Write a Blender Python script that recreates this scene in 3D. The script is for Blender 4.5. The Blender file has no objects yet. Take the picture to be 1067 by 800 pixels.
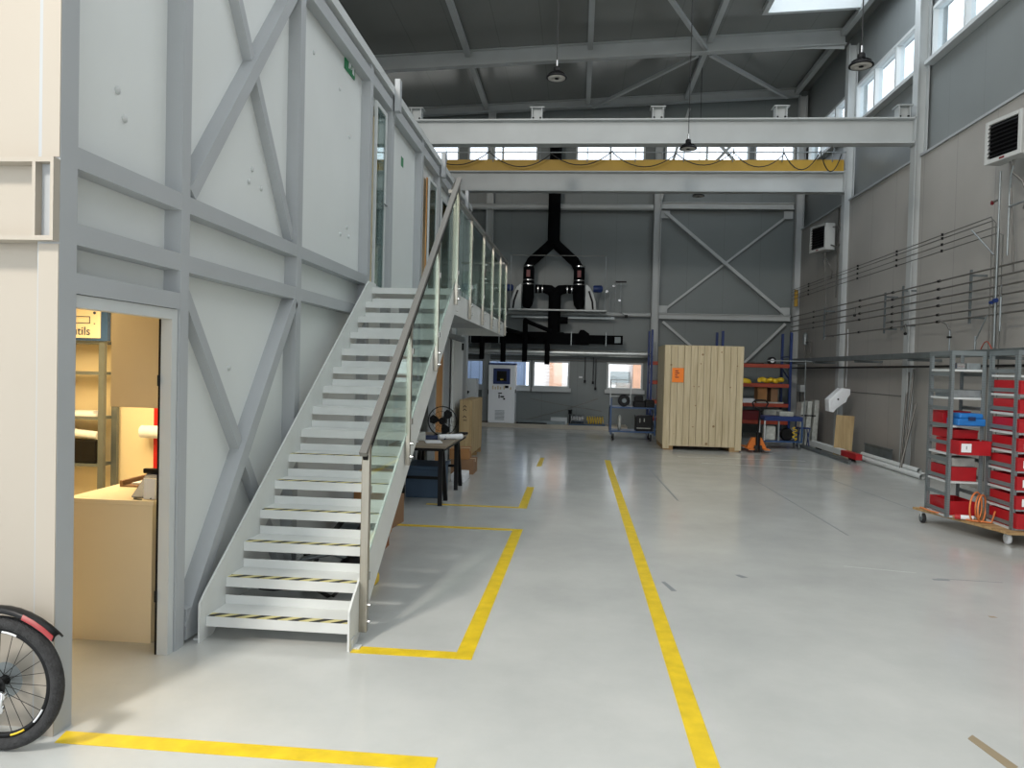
import bpy, bmesh, math, random
from mathutils import Vector, Matrix
random.seed(7)
S = bpy.context.scene
COL = S.collection
pi = math.pi

# ------------------------------------------------------------------ materials
def mat(name, col, rough=.6, metal=0, var=.0, scale=4, bump=0, bscale=60, stretch=None, col2=None, emit=None, alpha=None, spec=None):
    m = bpy.data.materials.new(name); m.use_nodes = True
    nt = m.node_tree; N = nt.nodes; L = nt.links; b = N['Principled BSDF']
    b.inputs['Base Color'].default_value = (*col, 1); b.inputs['Roughness'].default_value = rough; b.inputs['Metallic'].default_value = metal
    if spec is not None: b.inputs['Specular IOR Level'].default_value = spec
    tc = N.new('ShaderNodeTexCoord'); src = tc.outputs['Object']
    if stretch:
        mp = N.new('ShaderNodeMapping'); mp.inputs['Scale'].default_value = stretch; L.new(src, mp.inputs[0]); src = mp.outputs[0]
    if var:
        n = N.new('ShaderNodeTexNoise'); n.inputs['Scale'].default_value = scale; n.inputs['Detail'].default_value = 5; L.new(src, n.inputs[0])
        r = N.new('ShaderNodeValToRGB'); r.color_ramp.elements[0].position = .3; r.color_ramp.elements[1].position = .7
        c2 = col2 or tuple(min(1, c * (1 + var)) for c in col); c1 = col if col2 else tuple(c * (1 - var) for c in col)
        r.color_ramp.elements[0].color = (*c1, 1); r.color_ramp.elements[1].color = (*c2, 1)
        L.new(n.outputs[0], r.inputs[0]); L.new(r.outputs[0], b.inputs['Base Color'])
    if bump:
        n2 = N.new('ShaderNodeTexNoise'); n2.inputs['Scale'].default_value = bscale; L.new(src, n2.inputs[0])
        bp = N.new('ShaderNodeBump'); bp.inputs['Strength'].default_value = bump; bp.inputs['Distance'].default_value = .01
        L.new(n2.outputs[0], bp.inputs['Height']); L.new(bp.outputs[0], b.inputs['Normal'])
    if emit:
        b.inputs['Emission Color'].default_value = (*col, 1); b.inputs['Emission Strength'].default_value = emit
    return m

def hexc(h):
    return tuple(((int(h[i:i+2], 16) / 255 + .055) / 1.055) ** 2.4 if int(h[i:i+2], 16) > 10 else int(h[i:i+2], 16) / 255 / 12.92 for i in (0, 2, 4))

def panel_mat(name, col, rough, axis, pitch, width=.012, dark=.55, var=.04, rib=.0):
    """sheet-metal sandwich panels: seams every `pitch` metres along world `axis`, faint ribbing"""
    m = mat(name, col, rough, var=var, scale=.9)
    nt = m.node_tree; N = nt.nodes; L = nt.links; b = N['Principled BSDF']
    old = b.inputs['Base Color'].links[0].from_socket
    g = N.new('ShaderNodeNewGeometry'); sp = N.new('ShaderNodeSeparateXYZ'); L.new(g.outputs['Position'], sp.inputs[0])
    d = N.new('ShaderNodeMath'); d.operation = 'DIVIDE'; L.new(sp.outputs['XYZ'.index(axis)], d.inputs[0]); d.inputs[1].default_value = pitch
    fr = N.new('ShaderNodeMath'); fr.operation = 'FRACT'; L.new(d.outputs[0], fr.inputs[0])
    lt = N.new('ShaderNodeMath'); lt.operation = 'LESS_THAN'; L.new(fr.outputs[0], lt.inputs[0]); lt.inputs[1].default_value = width / pitch
    mx = N.new('ShaderNodeMix'); mx.data_type = 'RGBA'; mx.blend_type = 'MULTIPLY'; L.new(lt.outputs[0], mx.inputs[0]); L.new(old, mx.inputs[6]); mx.inputs[7].default_value = (dark, dark, dark, 1)
    L.new(mx.outputs[2], b.inputs['Base Color'])
    if rib:
        w = N.new('ShaderNodeMath'); w.operation = 'MULTIPLY'; L.new(sp.outputs['XYZ'.index(axis)], w.inputs[0]); w.inputs[1].default_value = 2 * pi / rib
        sn = N.new('ShaderNodeMath'); sn.operation = 'SINE'; L.new(w.outputs[0], sn.inputs[0])
        bp = N.new('ShaderNodeBump'); bp.inputs['Strength'].default_value = .12; bp.inputs['Distance'].default_value = .003
        L.new(sn.outputs[0], bp.inputs['Height']); L.new(bp.outputs[0], b.inputs['Normal'])
    return m

def glass_mat(name, tint, refl=.12, clear=.9):
    m = bpy.data.materials.new(name); m.use_nodes = True; nt = m.node_tree; N = nt.nodes; L = nt.links
    for n in list(N): N.remove(n)
    o = N.new('ShaderNodeOutputMaterial'); t = N.new('ShaderNodeBsdfTransparent'); t.inputs[0].default_value = (*tint, 1)
    g = N.new('ShaderNodeBsdfGlossy'); g.inputs['Roughness'].default_value = .03; g.inputs[0].default_value = (.9, .95, .93, 1)
    lw = N.new('ShaderNodeLayerWeight'); lw.inputs[0].default_value = .35
    ml = N.new('ShaderNodeMath'); ml.operation = 'MULTIPLY_ADD'; ml.inputs[1].default_value = .35; ml.inputs[2].default_value = refl; L.new(lw.outputs['Fresnel'], ml.inputs[0])
    mx = N.new('ShaderNodeMixShader'); L.new(ml.outputs[0], mx.inputs[0]); L.new(t.outputs[0], mx.inputs[1]); L.new(g.outputs[0], mx.inputs[2]); L.new(mx.outputs[0], o.inputs[0])
    return m

def wood_mat(name, c1, c2, rough=.7, axis='Z', plank=None, paxis='X', knots=True):
    m = bpy.data.materials.new(name); m.use_nodes = True; nt = m.node_tree; N = nt.nodes; L = nt.links; b = N['Principled BSDF']
    b.inputs['Roughness'].default_value = rough
    tc = N.new('ShaderNodeTexCoord'); mp = N.new('ShaderNodeMapping'); L.new(tc.outputs['Object'], mp.inputs[0])
    sc = [14, 14, 14]; sc['XYZ'.index(axis)] = .9; mp.inputs['Scale'].default_value = sc
    n = N.new('ShaderNodeTexNoise'); n.inputs['Scale'].default_value = 1.6; n.inputs['Detail'].default_value = 6; n.inputs['Distortion'].default_value = .6; L.new(mp.outputs[0], n.inputs[0])
    r = N.new('ShaderNodeValToRGB'); r.color_ramp.elements[0].position = .3; r.color_ramp.elements[1].position = .72
    r.color_ramp.elements[0].color = (*c1, 1); r.color_ramp.elements[1].color = (*c2, 1); L.new(n.outputs[0], r.inputs[0]); out = r.outputs[0]
    if knots:
        v = N.new('ShaderNodeTexVoronoi'); v.inputs['Scale'].default_value = 2.6; L.new(tc.outputs['Object'], v.inputs[0])
        lt = N.new('ShaderNodeMath'); lt.operation = 'LESS_THAN'; lt.inputs[1].default_value = .07; L.new(v.outputs[0], lt.inputs[0])
        mx = N.new('ShaderNodeMix'); mx.data_type = 'RGBA'; mx.blend_type = 'MULTIPLY'; L.new(lt.outputs[0], mx.inputs[0]); L.new(out, mx.inputs[6]); mx.inputs[7].default_value = (.45, .34, .25, 1); out = mx.outputs[2]
    gi = N.new('ShaderNodeNewGeometry'); mr = N.new('ShaderNodeMapRange'); mr.inputs[3].default_value = .82; mr.inputs[4].default_value = 1.08; L.new(gi.outputs['Random Per Island'], mr.inputs[0])
    m2 = N.new('ShaderNodeMix'); m2.data_type = 'RGBA'; m2.blend_type = 'MULTIPLY'; m2.inputs[0].default_value = 1; L.new(out, m2.inputs[6]); L.new(mr.outputs[0], m2.inputs[7]); out = m2.outputs[2]
    L.new(out, b.inputs['Base Color'])
    return m

M = {}
M['frame'] = mat('painted_frame_steel', hexc('a9adb0'), .5, var=.03, scale=2)
M['white_panel'] = mat('white_sandwich_panel', hexc('d9dddc'), .5, var=.025, scale=1.2)
M['cream_panel'] = mat('cream_panel', hexc('aca498'), .55, var=.02, scale=1)
M['white_steel'] = mat('white_painted_steel', hexc('c4c8c8'), .45, var=.03, scale=3)
M['beam_white'] = mat('hall_beam_paint', hexc('b5b9b9'), .5, var=.05, scale=2)
M['stair'] = mat('stair_paint', hexc('d2d5d3'), .45, var=.04, scale=6)
M['stainless'] = mat('brushed_stainless', hexc('a6a196'), .28, .9, var=.08, scale=3, stretch=(30, 30, 1))
M['rail'] = mat('satin_steel_rail', hexc('7e7d79'), .4, .45)
M['black'] = mat('black_plastic', hexc('0e0e10'), .5, var=.2, scale=9, spec=.25)
M['black_duct'] = mat('black_duct_sheet', hexc('08090b'), .85, var=.25, scale=5, spec=.1)
M['rubber'] = mat('tyre_rubber', hexc('2b2b2c'), .85, var=.35, scale=40, bump=.6, bscale=120)
M['spoke'] = mat('black_spoke', hexc('1a1a1b'), .4, .5)
M['chrome'] = mat('chrome', hexc('c8c8c8'), .18, 1)
M['silver'] = mat('silver_spiral_duct', hexc('c9ccca'), .32, .6, var=.12, scale=12, stretch=(6, 1, 1))
M['galv'] = mat('galvanised_steel', hexc('8f9698'), .42, .55, var=.14, scale=14)
M['galv_dark'] = mat('galvanised_tray', hexc('6f7779'), .45, .5, var=.15, scale=5)
M['pipe'] = mat('dull_steel_pipe', hexc('72706c'), .4, .5, var=.15, scale=6)
M['thin_pipe'] = mat('thin_steel_tube', hexc('62635f'), .45, .4)
M['red_bin'] = mat('red_plastic_bin', hexc('a8121c'), .42, var=.12, scale=7)
M['red_dark'] = mat('dark_red_plastic', hexc('6c0f18'), .45)
M['red'] = mat('red_paint', hexc('b01c22'), .45)
M['red_tip'] = mat('red_mudguard_tip', hexc('8c1a20'), .4)
M['red_warm'] = mat('red_paint_room', hexc('c01410'), .45)
M['label'] = mat('white_paper_label', hexc('e4e6e8'), .7)
M['paper'] = mat('white_paper', hexc('e8ebee'), .7, var=.04, scale=20)
M['blue'] = mat('blue_powder_coat', hexc('1b3269'), .45, var=.1, scale=5)
M['blue_cart'] = mat('blue_trolley_paint', hexc('2a4a73'), .45, var=.1, scale=5)
M['blue_case'] = mat('blue_plastic_case', hexc('1e6fb8'), .45, var=.1, scale=9)
M['blue_box'] = mat('blue_grey_crate', hexc('40566d'), .55, var=.1, scale=5)
M['orange_beam'] = mat('orange_rack_beam', hexc('a0402a'), .5, var=.1, scale=6)
M['orange'] = mat('orange_paint', hexc('d5782e'), .45, var=.1, scale=5)
M['orange_hose'] = mat('orange_hose_rubber', hexc('d98048'), .5)
M['orange_label'] = mat('orange_notice', hexc('f0812c'), .7, emit=.05)
M['yellow_beam'] = mat('yellow_crane_paint', hexc('b5902f'), .5, var=.08, scale=2)
M['yellow'] = mat('yellow_plastic', hexc('e3c02c'), .5)
M['warm_wall'] = mat('warm_room_wall', hexc('e9d9b4'), .7, var=.02)
M['tan'] = mat('tan_laminate', hexc('d7c6a6'), .5, var=.02)
M['counter'] = mat('counter_laminate', hexc('e0d2b4'), .45, var=.02)
M['carton'] = mat('brown_cardboard', hexc('a5774a'), .8, var=.08, scale=5)
M['carton2'] = mat('dark_cardboard', hexc('8a6a4e'), .8, var=.08, scale=5)
M['cable'] = mat('black_cable', hexc('161616'), .5)
M['gauge'] = mat('white_polystyrene', hexc('eef1f4'), .8, var=.03, scale=30, bump=.3, bscale=200)
M['navy'] = mat('navy_panel', hexc('1d2f55'), .4)
M['navy_dark'] = mat('dark_blue_phone', hexc('16284f'), .4)
M['cabinet_white'] = mat('cabinet_white', hexc('f4f6f8'), .4)
M['screen'] = mat('dark_screen', hexc('14130f'), .15, var=.4, scale=14)
M['green'] = mat('green_sign', hexc('1c7a4a'), .5)
M['grey_cloth'] = mat('grey_stuff', hexc('a5a8a2'), .8, var=.2, scale=9)
M['wrap'] = mat('clear_wrap', hexc('b5b8b2'), .3, var=.2, scale=12)
M['kerb'] = mat('kerb_concrete', hexc('b8b0a2'), .8, var=.08, scale=3)
M['lens'] = mat('lamp_lens', hexc('b9b6b0'), .35)
M['heater'] = mat('heater_shell', hexc('b9bbb9'), .5, var=.03)
M['pine'] = wood_mat('pine_boards', hexc('b5a583'), hexc('d0c1a0'))
M['ply'] = wood_mat('plywood_sheet', hexc('a88f66'), hexc('c8b085'), knots=False)
M['ply_edge'] = wood_mat('plywood_edge', hexc('8b6d45'), hexc('b8986a'), knots=False, axis='X')
M['osb'] = mat('osb_board', hexc('8d5a38'), .8, var=.4, scale=30)
M['door_wood'] = wood_mat('honey_wood', hexc('c48a50'), hexc('d8a468'), knots=False)
M['table_wood'] = wood_mat('worn_table_wood', hexc('83786a'), hexc('a29683'), knots=False, axis='X')
M['glass_rail'] = glass_mat('greenish_rail_glass', (.88, .94, .91), .02)
M['glass_win'] = glass_mat('window_glass', (.95, .97, 1.0), .04)
M['glass_dark'] = glass_mat('dark_door_glass', (.62, .70, .70), .16)
M['tape_y'] = mat('yellow_floor_paint', hexc('d9bb1c'), .4, var=.14, scale=9)
M['tape_w'] = mat('pale_scratch', hexc('c3c6c3'), .6)
M['tape_b'] = mat('beige_tape', hexc('8f8168'), .7)
M['crack'] = mat('dark_scuff', hexc('7d8284'), .8)
M['blue_sheet'] = panel_mat('blue_corrugated_sheet', hexc('8ea0bd'), .5, 'X', .28, .05, .7)
M['facade'] = mat('pale_facade', hexc('ebe8e4'), .8, var=.1)
M['facade_pink'] = mat('peach_facade', hexc('d8a98c'), .8, var=.1)
M['wall_back'] = panel_mat('back_wall_panels', hexc('757c7c'), .42, 'X', 1.0, .012, .8)
M['wall_up'] = panel_mat('upper_wall_panels', hexc('828787'), .45, 'Y', 1.1, .012, .85)
M['wall_low'] = panel_mat('lower_wall_panels', hexc('a3a09b'), .55, 'Y', 1.15, .014, .7, var=.06)
M['roof'] = panel_mat('roof_sheet', hexc('848683'), .22, 'X', 1.0, .02, .8)

def floor_mat():
    m = bpy.data.materials.new('epoxy_floor'); m.use_nodes = True; nt = m.node_tree; N = nt.nodes; L = nt.links; b = N['Principled BSDF']
    g = N.new('ShaderNodeNewGeometry')
    n = N.new('ShaderNodeTexNoise'); n.inputs['Scale'].default_value = .8; n.inputs['Detail'].default_value = 10; n.inputs['Roughness'].default_value = .62; L.new(g.outputs['Position'], n.inputs[0])
    r = N.new('ShaderNodeValToRGB'); r.color_ramp.elements[0].position = .3; r.color_ramp.elements[1].position = .7
    r.color_ramp.elements[0].color = (*hexc('aeb1af'), 1); r.color_ramp.elements[1].color = (*hexc('c3c5c2'), 1); L.new(n.outputs[0], r.inputs[0])
    # thin dark scuffs
    mp = N.new('ShaderNodeMapping'); mp.inputs['Rotation'].default_value = (0, 0, .5); mp.inputs['Scale'].default_value = (1.0, .8, 1); L.new(g.outputs['Position'], mp.inputs[0])
    n2 = N.new('ShaderNodeTexNoise'); n2.inputs['Scale'].default_value = 5; n2.inputs['Detail'].default_value = 3; n2.inputs['Distortion'].default_value = 1.5; L.new(mp.outputs[0], n2.inputs[0])
    r2 = N.new('ShaderNodeValToRGB'); e = r2.color_ramp.elements; e[0].position = .74; e[0].color = (0, 0, 0, 1); e[1].position = .95; e[1].color = (.3, .3, .3, 1); L.new(n2.outputs[0], r2.inputs[0])
    mx = N.new('ShaderNodeMix'); mx.data_type = 'RGBA'; L.new(r2.outputs[0], mx.inputs[0]); L.new(r.outputs[0], mx.inputs[6]); mx.inputs[7].default_value = (*hexc('90908c'), 1)
    L.new(mx.outputs[2], b.inputs['Base Color'])
    n3 = N.new('ShaderNodeTexNoise'); n3.inputs['Scale'].default_value = 2.5; n3.inputs['Detail'].default_value = 6; L.new(g.outputs['Position'], n3.inputs[0])
    mr = N.new('ShaderNodeMapRange'); mr.inputs[3].default_value = .1; mr.inputs[4].default_value = .24; L.new(n3.outputs[0], mr.inputs[0]); L.new(mr.outputs[0], b.inputs['Roughness'])
    bp = N.new('ShaderNodeBump'); bp.inputs['Strength'].default_value = .03; bp.inputs['Distance'].default_value = .01; L.new(n3.outputs[0], bp.inputs['Height']); L.new(bp.outputs[0], b.inputs['Normal'])
    return m
M['floor'] = floor_mat()

def hazard_mat():
    m = mat('hazard_tape', hexc('d8cf7a'), .6); nt = m.node_tree; N = nt.nodes; L = nt.links; b = N['Principled BSDF']
    g = N.new('ShaderNodeNewGeometry'); sp = N.new('ShaderNodeSeparateXYZ'); L.new(g.outputs['Position'], sp.inputs[0])
    a = N.new('ShaderNodeMath'); a.operation = 'MULTIPLY_ADD'; L.new(sp.outputs[1], a.inputs[0]); a.inputs[1].default_value = -1.2; L.new(sp.outputs[0], a.inputs[2])
    d = N.new('ShaderNodeMath'); d.operation = 'DIVIDE'; L.new(a.outputs[0], d.inputs[0]); d.inputs[1].default_value = .128
    f = N.new('ShaderNodeMath'); f.operation = 'FRACT'; L.new(d.outputs[0], f.inputs[0])
    lt = N.new('ShaderNodeMath'); lt.operation = 'LESS_THAN'; L.new(f.outputs[0], lt.inputs[0]); lt.inputs[1].default_value = .5
    mx = N.new('ShaderNodeMix'); mx.data_type = 'RGBA'; L.new(lt.outputs[0], mx.inputs[0]); mx.inputs[6].default_value = (*hexc('cfc58a'), 1); mx.inputs[7].default_value = (*hexc('24241f'), 1)
    L.new(mx.outputs[2], b.inputs['Base Color']); return m
M['hazard'] = hazard_mat()

def perf_mat():
    m = mat('perforated_rack_steel', hexc('868e90'), .42, .4); nt = m.node_tree; N = nt.nodes; L = nt.links; b = N['Principled BSDF']
    g = N.new('ShaderNodeNewGeometry'); sp = N.new('ShaderNodeSeparateXYZ'); L.new(g.outputs['Position'], sp.inputs[0])
    d = N.new('ShaderNodeMath'); d.operation = 'DIVIDE'; L.new(sp.outputs[2], d.inputs[0]); d.inputs[1].default_value = .025
    f = N.new('ShaderNodeMath'); f.operation = 'FRACT'; L.new(d.outputs[0], f.inputs[0])
    lt = N.new('ShaderNodeMath'); lt.operation = 'LESS_THAN'; L.new(f.outputs[0], lt.inputs[0]); lt.inputs[1].default_value = .35
    mx = N.new('ShaderNodeMix'); mx.data_type = 'RGBA'; L.new(lt.outputs[0], mx.inputs[0]); mx.inputs[6].default_value = (*hexc('7d8587'), 1); mx.inputs[7].default_value = (*hexc('777e80'), 1)
    L.new(mx.outputs[2], b.inputs['Base Color']); return m
M['perf'] = perf_mat()

# ------------------------------------------------------------------ mesh builder
class MB:
    def __init__(s): s.v = []; s.f = []; s.sm = []
    def add(s, vs, fs, smooth=False):
        o = len(s.v); s.v += [Vector(v) for v in vs]; s.f += [tuple(i + o for i in f) for f in fs]; s.sm += [smooth] * len(fs); return s
    def box(s, x0, x1, y0, y1, z0, z1):
        vs = [(x, y, z) for x in (x0, x1) for y in (y0, y1) for z in (z0, z1)]
        return s.add(vs, [(0, 1, 3, 2), (4, 6, 7, 5), (0, 4, 5, 1), (2, 3, 7, 6), (0, 2, 6, 4), (1, 5, 7, 3)])
    def frame(s, p, q, up=(0, 0, 1)):
        p = Vector(p); q = Vector(q); d = (q - p).normalized(); u = Vector(up)
        if abs(d.dot(u)) > .98: u = Vector((0, 1, 0)) if abs(d.y) < .9 else Vector((1, 0, 0))
        a = d.cross(u).normalized(); b = a.cross(d).normalized(); return p, q, a, b
    def bar(s, p, q, w, h, up=(0, 0, 1)):      # rectangular bar: w sideways, h along up
        p, q, a, b = s.frame(p, q, up); vs = []
        for c in (p, q):
            for i, j in ((-1, -1), (1, -1), (1, 1), (-1, 1)): vs.append(c + a * i * w / 2 + b * j * h / 2)
        return s.add(vs, [(3, 2, 1, 0), (4, 5, 6, 7), (0, 1, 5, 4), (1, 2, 6, 5), (2, 3, 7, 6), (3, 0, 4, 7)])
    def ibeam(s, p, q, w, h, tf=.02, tw=.012, up=(0, 0, 1)):
        p0, q0, a, b = s.frame(p, q, up)
        for sg in (-1, 1): s.bar(p0 + b * sg * (h - tf) / 2, q0 + b * sg * (h - tf) / 2, w, tf, tuple(b))
        return s.bar(p0, q0, tw, h - 2 * tf, tuple(b))
    def tube(s, pts, r, n=10, closed=False, caps=True):
        pts = [Vector(p) for p in pts]; k = len(pts); rings = []; a = None
        for i, p in enumerate(pts):
            if closed: d = (pts[(i + 1) % k] - pts[i - 1]).normalized()
            else: d = (pts[min(i + 1, k - 1)] - pts[max(i - 1, 0)]).normalized()
            if a is None:
                u = Vector((0, 0, 1)) if abs(d.z) < .9 else Vector((1, 0, 0)); a = d.cross(u).normalized()
            else:
                a = (a - d * a.dot(d)); a = a.normalized() if a.length > 1e-6 else d.orthogonal().normalized()
            b = d.cross(a); rr = r[i] if isinstance(r, (list, tuple)) else r
            rings.append([p + (a * math.cos(t) + b * math.sin(t)) * rr for t in [2 * pi * j / n for j in range(n)]])
        vs = [v for rg in rings for v in rg]; fs = []
        for i in range(k if closed else k - 1):
            i2 = (i + 1) % k
            for j in range(n): fs.append((i * n + j, i * n + (j + 1) % n, i2 * n + (j + 1) % n, i2 * n + j))
        s.add(vs, fs, True)
        if caps and not closed:
            s.add(rings[0], [tuple(range(n))[::-1]]); s.add(rings[-1], [tuple(range(n))])
        return s
    def lathe(s, prof, c=(0, 0, 0), axis='z', n=24):   # prof [(r, h)]
        c = Vector(c); vs = []; k = len(prof)
        for r, h in prof:
            for j in range(n):
                t = 2 * pi * j / n; x, y = r * math.cos(t), r * math.sin(t)
                vs.append(c + Vector({'z': (x, y, h), 'y': (x, h, y), 'x': (h, x, y)}[axis]))
        fs = [(i * n + j, i * n + (j + 1) % n, (i + 1) * n + (j + 1) % n, (i + 1) * n + j) for i in range(k - 1) for j in range(n)]
        s.add(vs, fs, True); s.add(vs[:n], [tuple(range(n))[::-1]]); s.add(vs[-n:], [tuple(range(n))]); return s
    def prism(s, poly, axis, a, b):                    # poly in the two other axes, extruded a..b
        def pt(u, v, w): return {'x': (w, u, v), 'y': (u, w, v), 'z': (u, v, w)}[axis]
        n = len(poly); vs = [pt(u, v, a) for u, v in poly] + [pt(u, v, b) for u, v in poly]
        return s.add(vs, [tuple(range(n)), tuple(range(2 * n - 1, n - 1, -1))] + [(i, i + n, (i + 1) % n + n, (i + 1) % n) for i in range(n)])
    def build(s, name, m, parent=None, bevel=0, loc=None):
        me = bpy.data.meshes.new(name)
        if parent is not None: o0 = wloc(parent)
        elif loc is not None: o0 = Vector(loc)
        else:
            xs = [v.x for v in s.v]; ys = [v.y for v in s.v]; zs = [v.z for v in s.v]
            o0 = Vector(((min(xs) + max(xs)) / 2, (min(ys) + max(ys)) / 2, min(zs)))
        me.from_pydata([tuple(v - o0) for v in s.v], [], s.f); me.polygons.foreach_set('use_smooth', s.sm); me.materials.append(M[m] if isinstance(m, str) else m)
        bm = bmesh.new(); bm.from_mesh(me); bmesh.ops.recalc_face_normals(bm, faces=bm.faces); bm.to_mesh(me); bm.free(); me.update()
        o = bpy.data.objects.new(name, me); COL.objects.link(o)
        if parent is not None: o.parent = parent
        else: o.location = o0
        if bevel:
            md = o.modifiers.new('bevel', 'BEVEL'); md.width = bevel; md.segments = 2; md.limit_method = 'ANGLE'
        return o

def wloc(o):
    v = Vector(o.location)
    while o.parent: o = o.parent; v += Vector(o.location)
    return v
def tag(o, label, cat, group=None, kind=None):
    if label: o['label'] = label
    if cat: o['category'] = cat
    if group: o['group'] = group
    if kind: o['kind'] = kind
    return o
def thing(name, label, cat, loc, group=None):
    o = bpy.data.objects.new(name, None); COL.objects.link(o); o.location = loc; o.empty_display_size = .1
    return tag(o, label, cat, group)
def struct(name, mb, m, label=None, parent=None):
    o = mb.build(name, m, parent)
    if parent is None: o['kind'] = 'structure'; o['label'] = label; 
    return o
def copy_tree(o, loc, label, group=None):
    r = o.copy(); COL.objects.link(r); r.location = loc; r['label'] = label
    if group: r['group'] = group
    for c in list(o.children):
        d = c.copy(); COL.objects.link(d); d.parent = r
        for g in list(c.children):
            e = g.copy(); COL.objects.link(e); e.parent = d
    return r
def text(name, body, size, m, parent, loc, rot, sx=1.0):
    cu = bpy.data.curves.new(name, 'FONT'); cu.body = body; cu.size = size; cu.extrude = .0008; cu.align_x = 'CENTER'; cu.align_y = 'CENTER'
    t = bpy.data.objects.new(name, cu); COL.objects.link(t); bpy.context.view_layer.update()
    me = bpy.data.meshes.new_from_object(t); bpy.data.objects.remove(t)
    me.materials.clear(); me.materials.append(M[m]); o = bpy.data.objects.new(name, me); COL.objects.link(o)
    o.parent = parent; o.location = Vector(loc) - wloc(parent); o.rotation_euler = rot; o.scale = (sx, 1, 1); return o
def cut_grid(mb, fixed, axis, u0, u1, v0, v1, holes, t):
    """wall slab with rectangular holes. axis 'x': slab at x=fixed..fixed+t, u=y, v=z; 'y': u=x, v=z"""
    us = sorted({u0, u1, *[h[0] for h in holes], *[h[1] for h in holes]}); vs = sorted({v0, v1, *[h[2] for h in holes], *[h[3] for h in holes]})
    for i in range(len(us) - 1):
        for j in range(len(vs) - 1):
            cu = (us[i] + us[i+1]) / 2; cv = (vs[j] + vs[j+1]) / 2
            if any(h[0] < cu < h[1] and h[2] < cv < h[3] for h in holes): continue
            if axis == 'x': mb.box(fixed, fixed + t, us[i], us[i+1], vs[j], vs[j+1])
            else: mb.box(us[i], us[i+1], fixed, fixed + t, vs[j], vs[j+1])
    return mb

# ------------------------------------------------------------------ camera
cd = bpy.data.cameras.new('camera'); cam = bpy.data.objects.new('camera', cd); COL.objects.link(cam); S.camera = cam
yaw, pitch, roll = .0876665, -.022126, .0250837
f = Vector((-math.sin(yaw) * math.cos(pitch), math.cos(yaw) * math.cos(pitch), math.sin(pitch))); r = Vector((math.cos(yaw), math.sin(yaw), 0)); u = r.cross(f)
r2 = r * math.cos(roll) + u * math.sin(roll); u2 = -r * math.sin(roll) + u * math.cos(roll)
mw = Matrix((r2, u2, -f)).transposed().to_4x4(); mw.translation = (0, 0, 1.65); cam.matrix_world = mw
cd.sensor_width = 36; cd.lens = 36 * 770 / 1067; cd.clip_start = .05; cd.clip_end = 200

# ------------------------------------------------------------------ hall shell
def rz(x): return 9.22 + .045 * x          # underside of the roof
XW, YB, XL = 6.15, 21.25, -6.6
struct('floor', MB().box(XL - .2, XW + .4, -5, YB + .3, -.2, 0), 'floor', 'pale grey epoxy hall floor')
# right wall: thick lower cladding and upper sheet with window bands
bays = [(17.72, 20.85), (14.27, 17.42), (10.45, 13.8), (6.95, 10.2), (3.4, 6.7), (-.2, 3.1)]
holes = [(a, b, 7.27, 8.22) for a, b in bays]
struct('wall_right', cut_grid(MB(), XW, 'x', -5, YB, 0, 9.75, holes, .2), 'wall_up', 'upper grey sheet wall on the right')
struct('trim_1', MB().box(XW - .1, XW - .002, -5, YB - .02, 0, 5.62), 'wall_low', 'thicker beige-grey cladding on the lower right wall')
struct('trim_2', MB().box(XW - .13, XW - .002, -5, YB - .02, 5.62, 5.66), 'frame', 'thin ledge on top of the lower cladding')
wn = 1
for a, b in bays:
    wf = MB(); n = 3; w = (b - a) / n
    wf.box(XW - .06, XW + .1, a, b, 7.27, 7.33).box(XW - .06, XW + .1, a, b, 8.16, 8.22)
    for i in range(n + 1): wf.box(XW - .055, XW + .1, a + i * w - .035 * (i > 0), a + i * w + .035 * (i < n), 7.33, 8.16)
    wo = struct('window_%d' % wn, wf, 'white_steel', 'upper window band in the right wall'); wn += 1
    struct('window_sill', MB().box(XW - .16, XW + .1, a - .04, b + .04, 7.2, 7.268), 'white_steel', parent=wo)
    for i in range(n): struct('pane', MB().box(XW + .02, XW + .03, a + i * w + .03, a + (i + 1) * w - .03, 7.33, 8.16), 'glass_win', parent=wo)
# back wall
low = [(-3.25, -1.34), (-1.28, -.22), (.84, 1.86), (2.35, 3.3)]
upw = [(-5.9, -3.55), (-3.3, -1.28), (-.2, 1.75), (2.3, 4.62), (4.76, 5.86)]
holes = [(a, b, 1.1, 1.87) for a, b in low] + [(a, b, 7.27, 8.22) for a, b in upw]
struct('wall_back', cut_grid(MB(), YB, 'y', XL, XW + .2, 0, 9.8, holes, .2), 'wall_back', 'dark grey ribbed sheet wall at the back')
for k, (a, b) in enumerate(low + upw):
    z0, z1 = (1.1, 1.87) if k < 4 else (7.27, 8.22); wf = MB(); n = 1 if k < 4 or b - a < 1.5 else 2; w = (b - a) / n; t = .05
    wf.box(a, b, YB - .04, YB + .1, z0, z0 + t).box(a, b, YB - .04, YB + .1, z1 - t, z1)
    for i in range(n + 1): wf.box(a + i * w - t / 2 * (i > 0) - t / 2 * (i == n), a + i * w + t / 2 * (i < n) + t / 2 * (i == 0), YB - .038, YB + .1, z0 + t, z1 - t)
    wo = struct('window_%d' % wn, wf, 'white_steel', ('lower' if k < 4 else 'upper') + ' window in the back wall'); wn += 1
    struct('window_sill', MB().box(a - .05, b + .05, YB - .12, YB - .001, z0 - .11, z0 - .002), 'white_steel', parent=wo)
    for i in range(n): struct('pane', MB().box(a + i * w + .03, a + (i + 1) * w - .03, YB + .03, YB + .04, z0 + .03, z1 - .03), 'glass_win', parent=wo)
struct('wall_left', MB().box(XL - .2, XL, 7.2, YB, 0, 9.2), 'wall_back', 'far left hall wall behind the office block')
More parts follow.
